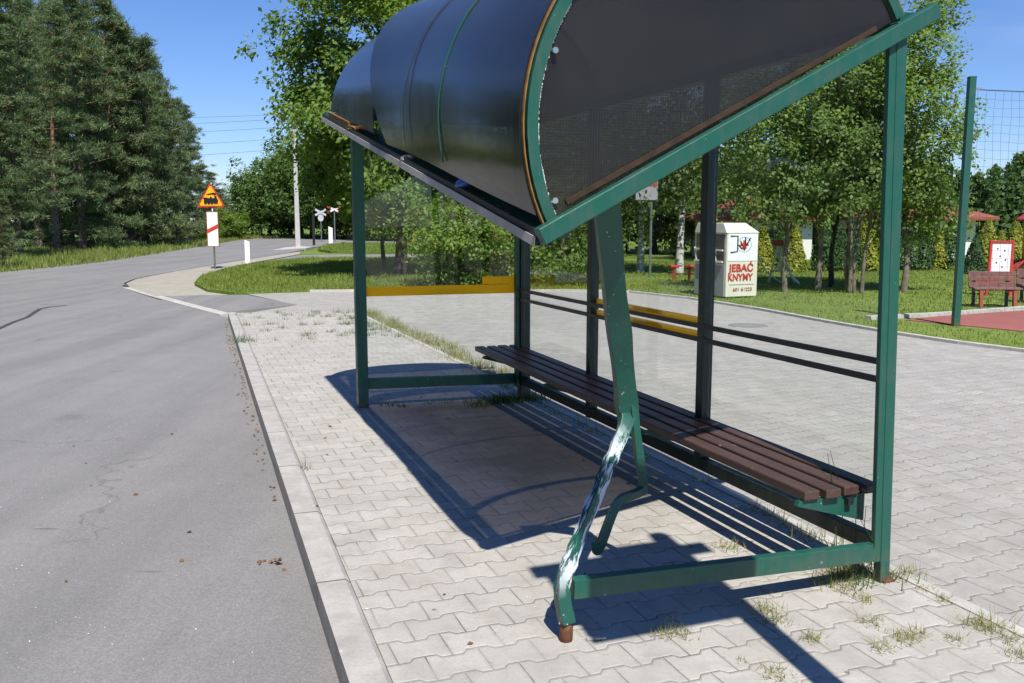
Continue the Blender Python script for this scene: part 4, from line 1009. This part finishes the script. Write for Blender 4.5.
# red spring seats
for px, lab in ((674, 'left red T-shaped play post on the lawn by the birch'), (689, 'right red T-shaped play post on the lawn by the birch')):
    x, y = gp(px, 281, HZ); t = empty('play_post', (x, y, HZ), .15, label=lab, cat='play post', group='red play posts by the birches')
    MB().tube([(0, 0, -.1), (0, 0, .36)], .04, 8, (0, 1, 0)).build('stem', 'dull_red_paint', t)
    MB().box((-.12, -.07, .36), (.12, .07, .43)).build('seat', 'red_paint', t, bevel=.015)
    MB().box((-.16, -.03, .17), (.16, .03, .21)).build('footrest', 'dull_red_paint', t)
# manhole
plain('manhole_iron', (.22, .21, .2), .7)
tag(MB().tube([(*gp(748, 325.5, LZ), LZ - .03), (*gp(748, 325.5, LZ), LZ + .006)], .30, 24, (0, 1, 0)).build('manhole_cover', 'manhole_iron'), 'round dark manhole cover set in the car park blocks', 'manhole cover')

# bus stop sign behind and to the right of the camera: only its shadow reaches the picture
bp = uv(-1.65, .95)
t = empty('bus_stop_sign', bp, R(20.9), label='bus stop sign on a steel pole by the platform, its shadow lying across the paving', cat='bus stop sign')
MB().tube([(0, 0, -.2), (0, 0, 3.72)], .055, 10, (0, 1, 0)).build('pole', 'galvanised', t)
MB().box((-.72, -.085, 2.45), (.03, -.06, 3.44)).build('sign_plate', 'sign_yellow', t)
MB().box((-.40, -.085, 3.445), (.03, -.06, 3.72)).build('route_plate', 'white_paint', t)
MB().box((-.77, -.058, 3.38), (.17, -.04, 3.56)).build('header_bar', 'galvanised', t)

# ================================================================== BUS SHELTER
S = empty('bus_shelter', (BN[0], BN[1], 0), math.atan2(UY, UX), label='green steel bus shelter with a crumpled smoked barrel roof and buckled front post', cat='bus shelter')
SL = 4.6
def lerp(a, b, t): return a + (b - a) * t
def chord(u):
    s = u / SL
    return Vector((lerp(1.638, 1.635, s), lerp(1.529, 2.41, s))), Vector((lerp(-.08, -.15, s), lerp(2.475, 2.41, s)))
def bchord(u):
    s = u / SL
    return Vector((lerp(1.632, 1.635, s), lerp(1.500, 2.40, s))), Vector((lerp(-.08, -.15, s), lerp(2.388, 2.40, s)))
def arch(u, th, off=0.0, lift=0.0):
    Fp, B = chord(u); e = (B - Fp); L = e.length; e.normalize(); nn = Vector((-e.y, e.x))
    if nn.y < 0: nn = -nn
    half = (L - .15) / 2; s = u / SL
    a = .04 + half - (half + off) * math.cos(th); b = (lerp(.836, .80, s) + off) * math.sin(th) + lift
    p = Fp + e * a + nn * b
    return Vector((u, p.x, p.y))
G = 'green_paint'
# back posts: a near pair of tubes at the corner, single tubes between
m = MB(); m.sweep([(.02, -.020, -.02), (.02, -.020 + .075, 2.40)], [(-.023, -.026), (.023, -.026), (.023, .026), (-.023, .026)], (0, 1, 0)); 
m.build('back_post', G, S, bevel=.004)
m = MB(); m.sweep([(.014, .021, .10), (.014, .021 + .072, 2.37)], [(-.013, -.022), (.013, -.022), (.013, .022), (-.013, .022)], (0, 1, 0)); m.build('post_profile', G, S, bevel=.003)
MB().box((-.012, -.066, .0), (.052, -.005, .012)).build('base_plate', 'rust', S)
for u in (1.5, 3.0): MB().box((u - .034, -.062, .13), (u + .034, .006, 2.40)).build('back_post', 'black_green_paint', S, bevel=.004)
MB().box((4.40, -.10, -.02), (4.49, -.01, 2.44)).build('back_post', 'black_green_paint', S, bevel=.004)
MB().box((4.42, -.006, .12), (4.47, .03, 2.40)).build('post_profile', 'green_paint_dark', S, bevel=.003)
MB().box((4.55, 1.335, -.02), (4.64, 1.425, 2.44)).build('front_post', G, S, bevel=.004)
# bottom rails
MB().bar((.012, .05, .148), (.012, 1.505, .200), .045, .078).build('bottom_rail', G, S, bevel=.003)
MB().bar((4.58, 1.335, .205), (4.48, -.008, .185), .05, .09).build('bottom_rail', G, S, bevel=.003)
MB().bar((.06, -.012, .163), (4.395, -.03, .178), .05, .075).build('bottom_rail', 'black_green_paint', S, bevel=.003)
# thin back rails
for z0 in (.905, .985): MB().bar((.055, .0, z0), (4.40, -.005, z0), .022, .026).build('back_rail', 'dark_metal', S)
# upper back beam
MB().bar((.06, -.02, 2.42), (4.40, -.06, 2.42), .07, .07).build('back_beam', G, S)
# glass
def pane(a, b, zc=(.23, 2.36), name='glass_pane'):
    (u0, v0), (u1, v1) = a, b; d = Vector((u1 - u0, v1 - v0, 0)).normalized(); nn = Vector((-d.y, d.x, 0)) * .004
    v = []
    for zz in zc:
        for (uu, vv) in ((u0, v0), (u1, v1)): v += [(uu + nn.x, vv + nn.y, zz), (uu - nn.x, vv - nn.y, zz)]
    return MB().add(v, [(0, 1, 3, 2), (4, 6, 7, 5), (0, 2, 6, 4), (1, 5, 7, 3), (0, 4, 5, 1), (2, 3, 7, 6)]).build(name, 'glass', S)
g1 = pane((.06, -.035), (1.455, -.035)); g2 = pane((1.545, -.035), (2.955, -.035)); g3 = pane((3.045, -.035), (4.395, -.04)); ge = pane((4.595, 1.33), (4.505, -.01))
# yellow safety tape on the glass
def tape(a, b, z0, z1, par, off):
    m = MB(); (u0, v0), (u1, v1) = a, b
    d = Vector((u1 - u0, v1 - v0, 0)).normalized(); n0 = Vector((-d.y, d.x, 0)); o0, o1 = n0 * off, n0 * (off + .001 * (1 if off > 0 else -1))
    v = []
    for o_ in (o0, o1):
        v += [(u0 + o_.x, v0 + o_.y, z0), (u1 + o_.x, v1 + o_.y, z0), (u1 + o_.x, v1 + o_.y, z1), (u0 + o_.x, v0 + o_.y, z1)]
    m.add(v, [(0, 1, 2, 3), (4, 7, 6, 5), (0, 4, 5, 1), (1, 5, 6, 2), (2, 6, 7, 3), (3, 7, 4, 0)]); return m.build('tape_strip', 'tape_yellow', par)
tape((1.545, -.035), (2.955, -.035), .965, 1.03, g2, -.006); tape((1.545, -.035), (2.955, -.035), .882, .948, g2, -.006)
tape((4.595, 1.33), (4.505, -.01), .955, 1.035, ge, -.006); tape((4.526, .31), (4.505, -.01), 1.04, 1.105, ge, -.006)
mk = MB()
for zc in (1.012, .925):
    for i in range(13): mk.box((2.02 + i * .03, -.0462, zc - .012), (2.041 + i * .03, -.0452, zc + .012))
mk.build('tape_text', 'white_paint', g2)
MB().box((4.405, -.0085, 1.50), (4.47, -.0062, 1.64)).build('red_sticker', 'red_paint', S)
# buckled front post
def sec(px, py, u0):
    """point of the cross plane at u0 seen at a measured spot"""
    x, y = (px - 512) / F, (341.5 - py) / F
    d = Vector((x, math.cos(PITCH) + y * math.sin(PITCH), -math.sin(PITCH) + y * math.cos(PITCH)))
    du = d.x * UX + d.y * UY; dv = -d.x * UY + d.y * UX
    t_ = (u0 + 2.98564) / du
    return Vector((u0, 2.8977 + dv * t_, CAMH + d.z * t_))
bp_ = [sec(567, 622, 0), sec(562, 588, .02), sec(572, 556, .08), sec(595, 498, .22), sec(613, 455, .36), sec(625, 426, .45), sec(626, 402, .48), sec(620, 340, .38), sec(613, 280, .25), sec(606, 212, .09)]
bp_[-1].z += .05
P = smooth_path(bp_, 7); nP = len(P); tt = [i / (nP - 1) for i in range(nP)]
tw = [float(np.interp(x, [0, .15, .3, .5, .62, .8, 1], [0, .1, -.35, .5, .1, .25, .3])) for x in tt]
scl = [(float(np.interp(x, [0, .12, .2, .4, .55, .66, .8, 1], [.86, .88, .90, .90, 1.0, 1.5, 1.6, 1.55])) * (1 + .05 * math.sin(x * 41)), float(np.interp(x, [0, .1, .2, .5, .65, 1], [1, 1, .62, .6, 1.05, 1.05])) * (1 + .06 * math.sin(x * 57 + 1))) for x in tt]
hw = .029
pm = MB().sweep(P, [(-hw, -hw), (-.01, -hw * 1.03), (hw, -hw), (hw * 1.03, .01), (hw, hw), (0, hw * .95), (-hw, hw), (-hw * .96, 0)], (1, 0, 0), twist=tw, scale=scl)
cum = [0.0]
for i in range(1, nP): cum.append(cum[-1] + (P[i] - P[i - 1]).length)
rj = np.random.default_rng(5); flow = []
for i in range(nP):     # dents and creases in the crumpled stretch
    amt = .0055 * float(np.interp(cum[i], [.05, .15, .8, 1.0], [0, 1, 1, .12])); crease = .5 + .5 * math.sin(cum[i] * 38 + 2 * math.sin(cum[i] * 9))
    for j in range(8):
        q = pm.v[i * 8 + j]; c_ = P[i]; w_ = 1 - .16 * amt / .0055 * crease * (1 if j % 2 else .35)
        pm.v[i * 8 + j] = tuple(c_[a] + (q[a] - c_[a]) * w_ + rj.normal(0, amt * .35) for a in range(3))
        flow.append((math.cos(j * PI / 4) * .5, math.sin(j * PI / 4) * .5, cum[i]))
post = pm.build('bent_post', 'scraped_paint', S, bevel=.002)
fa = post.data.attributes.new('flow', 'FLOAT_VECTOR', 'POINT'); fa.data.foreach_set('vector', np.array(flow, np.float32).ravel())
MB().tube([(.0, 1.537, -.02), (.0, 1.53, .115)], [.027, .025], 10, (0, 1, 0)).build('rusty_foot', 'rust', post, smooth=True)
# torn edge profile hanging beside it
tp = [sec(633, 398, .46), sec(635, 425, .46), sec(639, 455, .47), sec(642.5, 478, .48), sec(643.5, 487, .48), sec(641, 491, .47), sec(633, 495, .45), sec(621, 500, .42), sec(613, 512, .41), sec(604, 536, .40), sec(599, 549, .40), sec(595, 549, .39), sec(593, 541, .38)]
P = smooth_path(tp, 4)
MB().sweep(P, [(-.019, -.012), (.019, -.012), (.019, -.008), (-.014, -.008), (-.014, .014), (-.019, .014)], (1, 0, 0), twist=[.25 * math.sin(i * .35) for i in range(len(P))]).build('torn_strip', G, S)
MB().tube(smooth_path([(.2, 1.36, .16), (.3, 1.30, .06), (.42, 1.22, .012), (.46, 1.10, .01), (.36, 1.08, .01)], 4), .008, 6).build('loose_strap', 'dark_metal', S)
# tie beams at both ends
for u, nm_ in ((0.0, 'tie_beam'), (4.6, 'tie_beam')):
    Fp, B = bchord(u); e = (B - Fp).normalized(); nn = Vector((-e.y, e.x)); nn = nn if nn.y > 0 else -nn
    A_, B_ = Fp + nn * .044, B + nn * .044 + e * .06
    MB().bar((u, A_.x, A_.y), (u, B_.x, B_.y), .055, .064, (0, 0, 1)).build(nm_, G, S, bevel=.004)
# gutter along the front eave: channel with a pale aluminium lip
A_, B_ = bchord(.035)[0], bchord(4.62)[0]
MB().sweep([(.034, A_.x - .012, A_.y + .03), (4.62, B_.x - .012, B_.y + .03)], [(-.03, -.03), (.034, -.03), (.034, .004), (.030, .004), (.030, -.026), (-.026, -.026), (-.026, .03), (-.03, .03)]).build('gutter', 'dark_metal', S)
MB().sweep([(.033, A_.x + .0245, A_.y + .028), (4.621, B_.x + .0245, B_.y + .028)], [(-.002, -.030), (.002, -.030), (.002, .006), (-.002, .006)]).build('gutter_lip', 'aluminium', S)
A_, B_ = bchord(3.75)[0], bchord(4.60)[0]
MB().bar((3.75, A_.x - .035, A_.y + .052), (4.60, B_.x - .035, B_.y + .052), .022, .05).build('rusty_gutter_strip', 'ochre_rust', S)
A_, B_ = bchord(.04)[0], bchord(4.56)[0]
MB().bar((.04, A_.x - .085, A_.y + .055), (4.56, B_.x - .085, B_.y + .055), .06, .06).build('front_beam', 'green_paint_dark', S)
# roof sheets
def sheet(name, u_of, th0, th1, off, n_u=46, n_t=40, thick=.008):
    V = []; Fs = []
    for layer in (0, 1):
        for i in range(n_u + 1):
            for j in range(n_t + 1):
                th = th0 + (th1 - th0) * j / n_t; u = u_of(i / n_u, th); V.append(arch(u, th, off(u, th) - layer * thick))
    w = n_t + 1; h = (n_u + 1) * w
    for i in range(n_u):
        for j in range(n_t):
            a = i * w + j; Fs.append((a, a + w, a + w + 1, a + 1)); Fs.append((h + a, h + a + 1, h + a + w + 1, h + a + w))
    for i in range(n_u):
        for j in (0, n_t):
            a = i * w + j; Fs.append((a, a + w, h + a + w, h + a))
    for j in range(n_t):
        for i in (0, n_u):
            a = i * w + j; Fs.append((a, a + 1, h + a + 1, h + a))
    return MB().add(V, Fs).build(name, 'polycarb', S, smooth=False)
def smoothen(o, ang=30):
    o.data.polygons.foreach_set('use_smooth', [True] * len(o.data.polygons))
    try: o.data.set_sharp_from_angle(angle=R(ang))
    except Exception: pass
far_sheet = sheet('roof_sheet', lambda s, th: lerp(2.9, 4.585, s), .04, PI - .02, lambda u, th: .0)
def nu(s, th):
    end = 2.25 + .85 * min(1, th / .95) ** 1.1
    return lerp(.045, end, s)
near_sheet = sheet('roof_sheet', nu, .085, PI - .02, lambda u, th: .012 + .035 * min(1, u / 2.2) * math.exp(-((th - .9) / .75) ** 2) + .012 * math.sin(u * 2.4) * math.exp(-((th - .4) / .5) ** 2) + .06 * min(1, max(0, u / (2.25 + .85 * min(1, th / .95) ** 1.1))) ** 4 * math.exp(-((th - .8) / .9) ** 2))
for o in (far_sheet, near_sheet): smoothen(o)
# ribs
def rib(name, u, w, t_, off, mat, par, th1=PI - .02, th0=.03):
    pts = [arch(u, th0 + (th1 - th0) * i / 48, off) for i in range(49)]
    return MB().sweep(pts, [(-t_ / 2, -w / 2), (t_ / 2, -w / 2), (t_ / 2, w / 2), (-t_ / 2, w / 2)], (1, 0, 0)).build(name, mat, par)
rib('arch_rib', .035, .03, .042, -.028, G, S)
rib('rust_edge', .038, .018, .005, .0035, 'ochre_rust', S)
rib('arch_rib', 4.57, .03, .05, -.036, G, S)
rib('seam_cap', 1.12, .016, .005, .036, 'green_paint', near_sheet, th0=.15)
rib('seam_cap', 1.80, .008, .004, .048, 'dark_rubber', near_sheet, th0=.15)
# end panels
def end_panel(u, off, mat):
    n = 40; pts = [arch(u, .02 + (PI - .04) * i / n, off) for i in range(n + 1)]
    V = [tuple(p) for p in pts] + [(p[0] + .008, p[1], p[2]) for p in pts]; m_ = n + 1
    Fs = [tuple(range(m_)), tuple(range(2 * m_ - 1, m_ - 1, -1))] + [(i, (i + 1) % m_, m_ + (i + 1) % m_, m_ + i) for i in range(m_)]
    return MB().add(V, Fs).build('end_panel', mat, S)
ep = end_panel(.038, -.055, 'polycarb_end'); end_panel(4.56, -.06, 'polycarb_end')
# sealing strip beads, bolts and rust line of the near end panel
bd_ = MB()
for i in range(110):
    th = .06 + 1.5 * i / 110
    if random.random() < .78:
        p = arch(.033, th, -.052); bd_.cbox((p[0], p[1], p[2]), (.006, random.uniform(.004, .008), random.uniform(.006, .014)))
bd_.build('seal_bead', 'white_paint', ep)
for th in (.12, .80, 1.7, 2.6):
    p = arch(.028, th, -.066); MB().tube([p, (p[0] - .014, p[1], p[2])], .011, 10).build('bolt', 'chrome_bolt', ep)
Fp, B = bchord(.03); e = (B - Fp).normalized(); nn = Vector((-e.y, e.x)); nn = nn if nn.y > 0 else -nn
A_, B_ = Fp + e * .16 + nn * .096, B - e * .22 + nn * .096
MB().bar((.031, A_.x, A_.y), (.031, B_.x, B_.y), .006, .020).build('rust_line', 'dark_rust', ep)

# bench in the shelter
bz = lambda u: lerp(.40, .452, u / 4.6)
bench = MB()
bench.bar((.10, .10, bz(0) - .045), (4.55, .10, bz(4.6) - .045), .03, .03)
bench_o = bench.build('bench', 'dark_metal', S)
for i in range(4):
    v0 = -.055 + i * .108
    MB().bar((.10 + .012 * (i % 2), v0 + .035, bz(.1)), (4.62 + .015 * (i % 2), v0 + .035, bz(4.6)), .082, .042).build('seat_slat', 'bench_wood', bench_o, bevel=.006)
for u in (.14, 1.5, 3.0, 4.35):
    zt = bz(u) - .024
    MB().add([(u - .012, -.0, zt), (u - .012, .36, zt), (u - .012, .37, zt - .022), (u - .012, .0, zt - .13), (u + .012, -.0, zt), (u + .012, .36, zt), (u + .012, .37, zt - .022), (u + .012, .0, zt - .13)],
             [(0, 1, 2, 3), (4, 7, 6, 5), (0, 4, 5, 1), (1, 5, 6, 2), (2, 6, 7, 3), (3, 7, 4, 0)]).build('bracket', G, bench_o)

# things lying in the gutter
def in_gutter(u, dv=-.012, dz=.04):
    Fp, _ = bchord(u); p = uv(u, Fp.x + dv); return (p[0], p[1], Fp.y + dz)
l0 = in_gutter(1.02, -.01, .052)
t = empty('bottle', l0, math.atan2(UY, UX), label='crushed blue plastic bottle lying in the roof gutter', cat='bottle')
sl_ = (1.529 - 2.41) / 4.6
MB().tube([(x_, 0, -x_ * sl_ * -1 + 0) for x_ in (-.11, -.095, -.03, .02, .06, .075)], [.012, .028, .031, .026, .014, .012], 10).build('bottle_body', 'blue_plastic', t, smooth=True)
MB().tube([(.076, 0, .076 * sl_), (.098, 0, .098 * sl_)], .014, 10).build('bottle_cap', 'white_paint', t)
def crumple(name, loc, r, mat, label, cat, sq=(1.3, 1, .7), seed=3):
    bm = bmesh.new(); bmesh.ops.create_icosphere(bm, subdivisions=3, radius=r); r0 = np.random.default_rng(seed)
    dirs = unit(r0.normal(size=(14, 3)))
    for v in bm.verts:
        d = np.array(v.co) / r; f = 1 - .38 * np.abs(np.sin(7 * (dirs @ d))).max() * .6 + .12 * math.sin(9 * d[0] + 5 * d[2]); v.co = Vector([v.co[i] * f * sq[i] for i in range(3)])
    me = bpy.data.meshes.new(name); bm.to_mesh(me); bm.free(); o = link(name, me, mat); o.location = loc; o.rotation_euler = (0, 0, 1.2); return tag(o, label, cat)
crumple('foil_ball', in_gutter(1.98, -.01, .05), .04, 'crumpled_foil', 'crumpled grey foil wrapper lying in the roof gutter', 'litter')
crumple('leaf_clump', in_gutter(3.55, -.02, .05), .045, 'dead_leaf', 'brown clump of rotten leaves at the open end of the roof gutter', 'litter', (1.8, 1, .6), 5)

# ================================================================== WEEDS, LEAVES
def tufts(name, spots, mat, label, hh=.06, n0=40, rad=.05, w=.004, lean=1.0):
    P = []; H_ = []
    for (x, y, z, s) in spots:
        n = int(n0 * s); q = rng.normal(0, rad * s ** .5, (n, 2)); P.append(np.column_stack([x + q[:, 0], y + q[:, 1], np.full(n, z)])); H_.append(np.full(n, hh * s ** .5))
    P = np.vstack(P); H_ = np.concatenate(H_)
    return tag(link(name, blade_mesh(name, P, H_, np.full(len(P), w), rng.uniform(0, 1, len(P)) ** 1.1 * .98, lean), mat), label, 'weeds', None, 'stuff')
spots = []
for px, py, s in [(837, 577, 2.2), (855, 572, 2.6), (825, 583, 1.2), (905, 575, 1.3), (990, 628, 2.2), (905, 640, 1.0), (870, 622, .8), (915, 634, .7), (865, 600, .8), (765, 612, 1.3), (775, 622, .9), (670, 634, 1.3), (812, 640, .8), (1018, 655, .9), (845, 590, .8), (880, 648, .7), (775, 675, .8), (728, 548, 1.2), (945, 600, .6), (955, 640, .6), (925, 590, .5), (1010, 640, .6), (595, 640, .25), (740, 660, .2)]:
    x, y = gp(px, py); spots.append((x, y, 0, s * .55))
tufts('weeds', spots, 'weed_blade', 'dry weeds growing in the paver joints round the shelter foot', .07, 130, .045, .0036, 1.3)
spots = []
for i in range(150):   # weeds along the back kerb and behind the bench
    u = 4.6 + 8.3 * rng.random() ** 1.0; v = -.30 + rng.normal(0, .10); s = rng.uniform(.5, 2.2); x, y, _ = uv(u, v); spots.append((x, y, LZ, s))
for i in range(60):
    u = rng.uniform(.1, 5.2); v = -.09 + rng.normal(0, .025); s = rng.uniform(.15, .8); x, y, _ = uv(u, v); spots.append((x, y, 0, s))
tufts('weeds', spots, 'weed_blade', 'dry seed headed weeds along the edging behind the shelter', .095, 20, .05, .006, .9)
spots = []
for i in range(24):
    x, y, _ = uv(4.35 + rng.normal(0, .10), .12 + rng.normal(0, .16)); spots.append((x, y, 0, rng.uniform(.4, 1.3)))
for i in range(10):
    x, y, _ = uv(4.50 + rng.normal(0, .03), rng.uniform(.3, 1.2)); spots.append((x, y, 0, rng.uniform(.2, .5)))
for i in range(8):
    x, y, _ = uv(.10 + rng.normal(0, .05), .05 + rng.normal(0, .08)); spots.append((x, y, 0, rng.uniform(.3, .8)))
for i in range(60):
    u = rng.uniform(9.0, 13.0); v = rng.uniform(-.1, 1.9) if u > 12.2 or rng.random() < .45 else rng.uniform(-.1, .4); x, y, _ = uv(u, v); spots.append((x, y, 0, rng.uniform(.2, 1.1)))
for u, v, s in ((9.4, 2.0, 2.2), (9.2, 2.02, 1.4), (10.4, 1.6, .6), (2.8, 2.14, .5)): x, y, _ = uv(u, v); spots.append((x, y, 0, s))
tufts('weeds', spots, 'weed_green', 'green weeds and grass tufts sprouting between the platform pavers', .085, 40, .06, .006, 1.1)
# tall thin stalks by the near back post
st = MB()
for i in range(5):
    x, y, _ = uv(.12 + rng.normal(0, .10), .05 + rng.normal(0, .06)); h = rng.uniform(.3, .62); st.tube([(x, y, 0), (x + rng.normal(0, .03), y + rng.normal(0, .03), h * .6), (x + rng.normal(0, .10), y + rng.normal(0, .06), h)], [.0025, .002, .001], 4, (0, 1, 0))
tag(st.build('grass_stalks', 'weed_green'), 'thin tall grass stalks at the foot of the near back post', 'weeds', None, 'stuff')
# fallen leaves by the kerb
P = []
for i in range(110):
    u = rng.uniform(2.5, 13); P.append(uv(u, 2.395 - .0316 * u + abs(rng.normal(0, .045)) + .01, RZ + .008))
for i in range(12): P.append((*gp(274 + rng.normal(0, 6), 563 + rng.normal(0, 1.4), RZ), RZ + rng.uniform(.004, .014)))
for i in range(12): P.append((*gp(rng.uniform(60, 300), rng.uniform(330, 600), RZ), RZ + .006))
for i in range(30): P.append((*uv(rng.uniform(0, 9), rng.uniform(.2, 2.2))[:2], .006))
P = np.array(P)
leafy('fallen_leaf', (.14, .06, .025), (.26, .13, .05), .1)
tag(link('fallen_leaves', leaf_mesh('fallen_leaves', P, np.array([0, 0, 1.0]) + rng.normal(0, .25, P.shape), .032, rng.random(len(P))), 'fallen_leaf'), 'brown fallen leaves gathered along the kerb', 'leaves', None, 'stuff')
# grit and crumbs of broken safety glass
n = 420
P = np.vstack([np.array([uv(rng.uniform(-.6, 1.2), rng.uniform(.2, 1.9), .004) for _ in range(n // 2)]), np.array([(*gp(rng.uniform(0, 330), rng.uniform(330, 683), RZ), RZ + .004) for _ in range(n // 2)])])
plain('glass_crumb', (.6, .61, .6), .3)
tag(link('glass_crumbs', leaf_mesh('glass_crumbs', P, np.array([0, 0, .6]) + rng.normal(0, .6, P.shape), .006, rng.random(n), .9), 'glass_crumb'), 'tiny pale crumbs of grit and broken glass on paving and road', 'debris', None, 'stuff')
t_ = MB(); t_.tube([(*uv(.02, 1.66)[:2], .012), (*uv(-.02, 1.72)[:2], .012)], .012, 8); t_.tube([(*uv(-.06, 1.42)[:2], .01), (*uv(-.03, 1.36)[:2], .01)], .009, 8)
tag(MB().bar((*uv(-.03, 1.46)[:2], .006), (*uv(-.05, 1.39)[:2], .008), .016, .008).build('metal_scrap', 'aluminium'), 'small flat scrap of bent metal beside the rusty post foot', 'debris')

# ================================================================== LIGHT
SUN = Vector((.159, -.667, 1.0)).normalized()      # towards the sun
elev = math.asin(SUN.z); azim = math.atan2(SUN.x, SUN.y)
wd = bpy.data.worlds.new('World'); scene.world = wd; wd.use_nodes = True
nt = wd.node_tree; nt.nodes.clear()
sky = nt.nodes.new('ShaderNodeTexSky'); sky.sky_type = 'NISHITA'; sky.sun_disc = False; sky.sun_elevation = elev; sky.sun_rotation = azim
sky.air_density = 1.0; sky.dust_density = .0; sky.ozone_density = 2.2; sky.altitude = 100
bgn = nt.nodes.new('ShaderNodeBackground'); bgn.inputs[1].default_value = .08
# a few faint wisps of high cloud
tc = nt.nodes.new('ShaderNodeTexCoord'); mp = nt.nodes.new('ShaderNodeMapping'); mp.inputs['Scale'].default_value = (1.2, 1.2, 7)
nz = nt.nodes.new('ShaderNodeTexNoise'); nz.inputs['Scale'].default_value = 2.3; nz.inputs['Detail'].default_value = 5
mr = nt.nodes.new('ShaderNodeMapRange'); mr.inputs[1].default_value = .56; mr.inputs[2].default_value = .85; mr.inputs[3].default_value = 0; mr.inputs[4].default_value = .22
mxn = nt.nodes.new('ShaderNodeMix'); mxn.data_type = 'RGBA'; mxn.inputs[7].default_value = (7.5, 8.2, 9.0, 1)
nt.links.new(tc.outputs['Generated'], mp.inputs[0]); nt.links.new(mp.outputs[0], nz.inputs[0]); nt.links.new(nz.outputs[0], mr.inputs[0]); nt.links.new(mr.outputs[0], mxn.inputs[0])
hs = nt.nodes.new('ShaderNodeHueSaturation'); hs.inputs['Saturation'].default_value = 1.12; nt.links.new(sky.outputs[0], hs.inputs['Color']); tn = nt.nodes.new('ShaderNodeMix'); tn.data_type = 'RGBA'; tn.blend_type = 'MULTIPLY'; tn.inputs[0].default_value = 1; tn.inputs[7].default_value = (.80, .93, 1.28, 1); nt.links.new(hs.outputs[0], tn.inputs[6]); nt.links.new(tn.outputs[2], mxn.inputs[6]); nt.links.new(mxn.outputs[2], bgn.inputs[0])
wo = nt.nodes.new('ShaderNodeOutputWorld'); nt.links.new(bgn.outputs[0], wo.inputs[0])
sd_ = bpy.data.lights.new('sun', 'SUN'); sd_.energy = 5.0; sd_.angle = R(.53); sd_.color = (1, .963, .895)
so = bpy.data.objects.new('sun', sd_); COL.objects.link(so); so.rotation_euler = SUN.to_track_quat('Z', 'Y').to_euler(); so.location = (0, 0, 30)
scene.view_settings.view_transform = 'Standard'; scene.view_settings.look = 'None'; scene.view_settings.exposure = .42; scene.view_settings.gamma = 1
cy = scene.cycles
scene.render.engine = 'CYCLES'
cy.max_bounces = 8; cy.transparent_max_bounces = 16; cy.diffuse_bounces = 3; cy.glossy_bounces = 4; cy.transmission_bounces = 6
cy.use_denoising = True; cy.caustics_reflective = False; cy.caustics_refractive = False
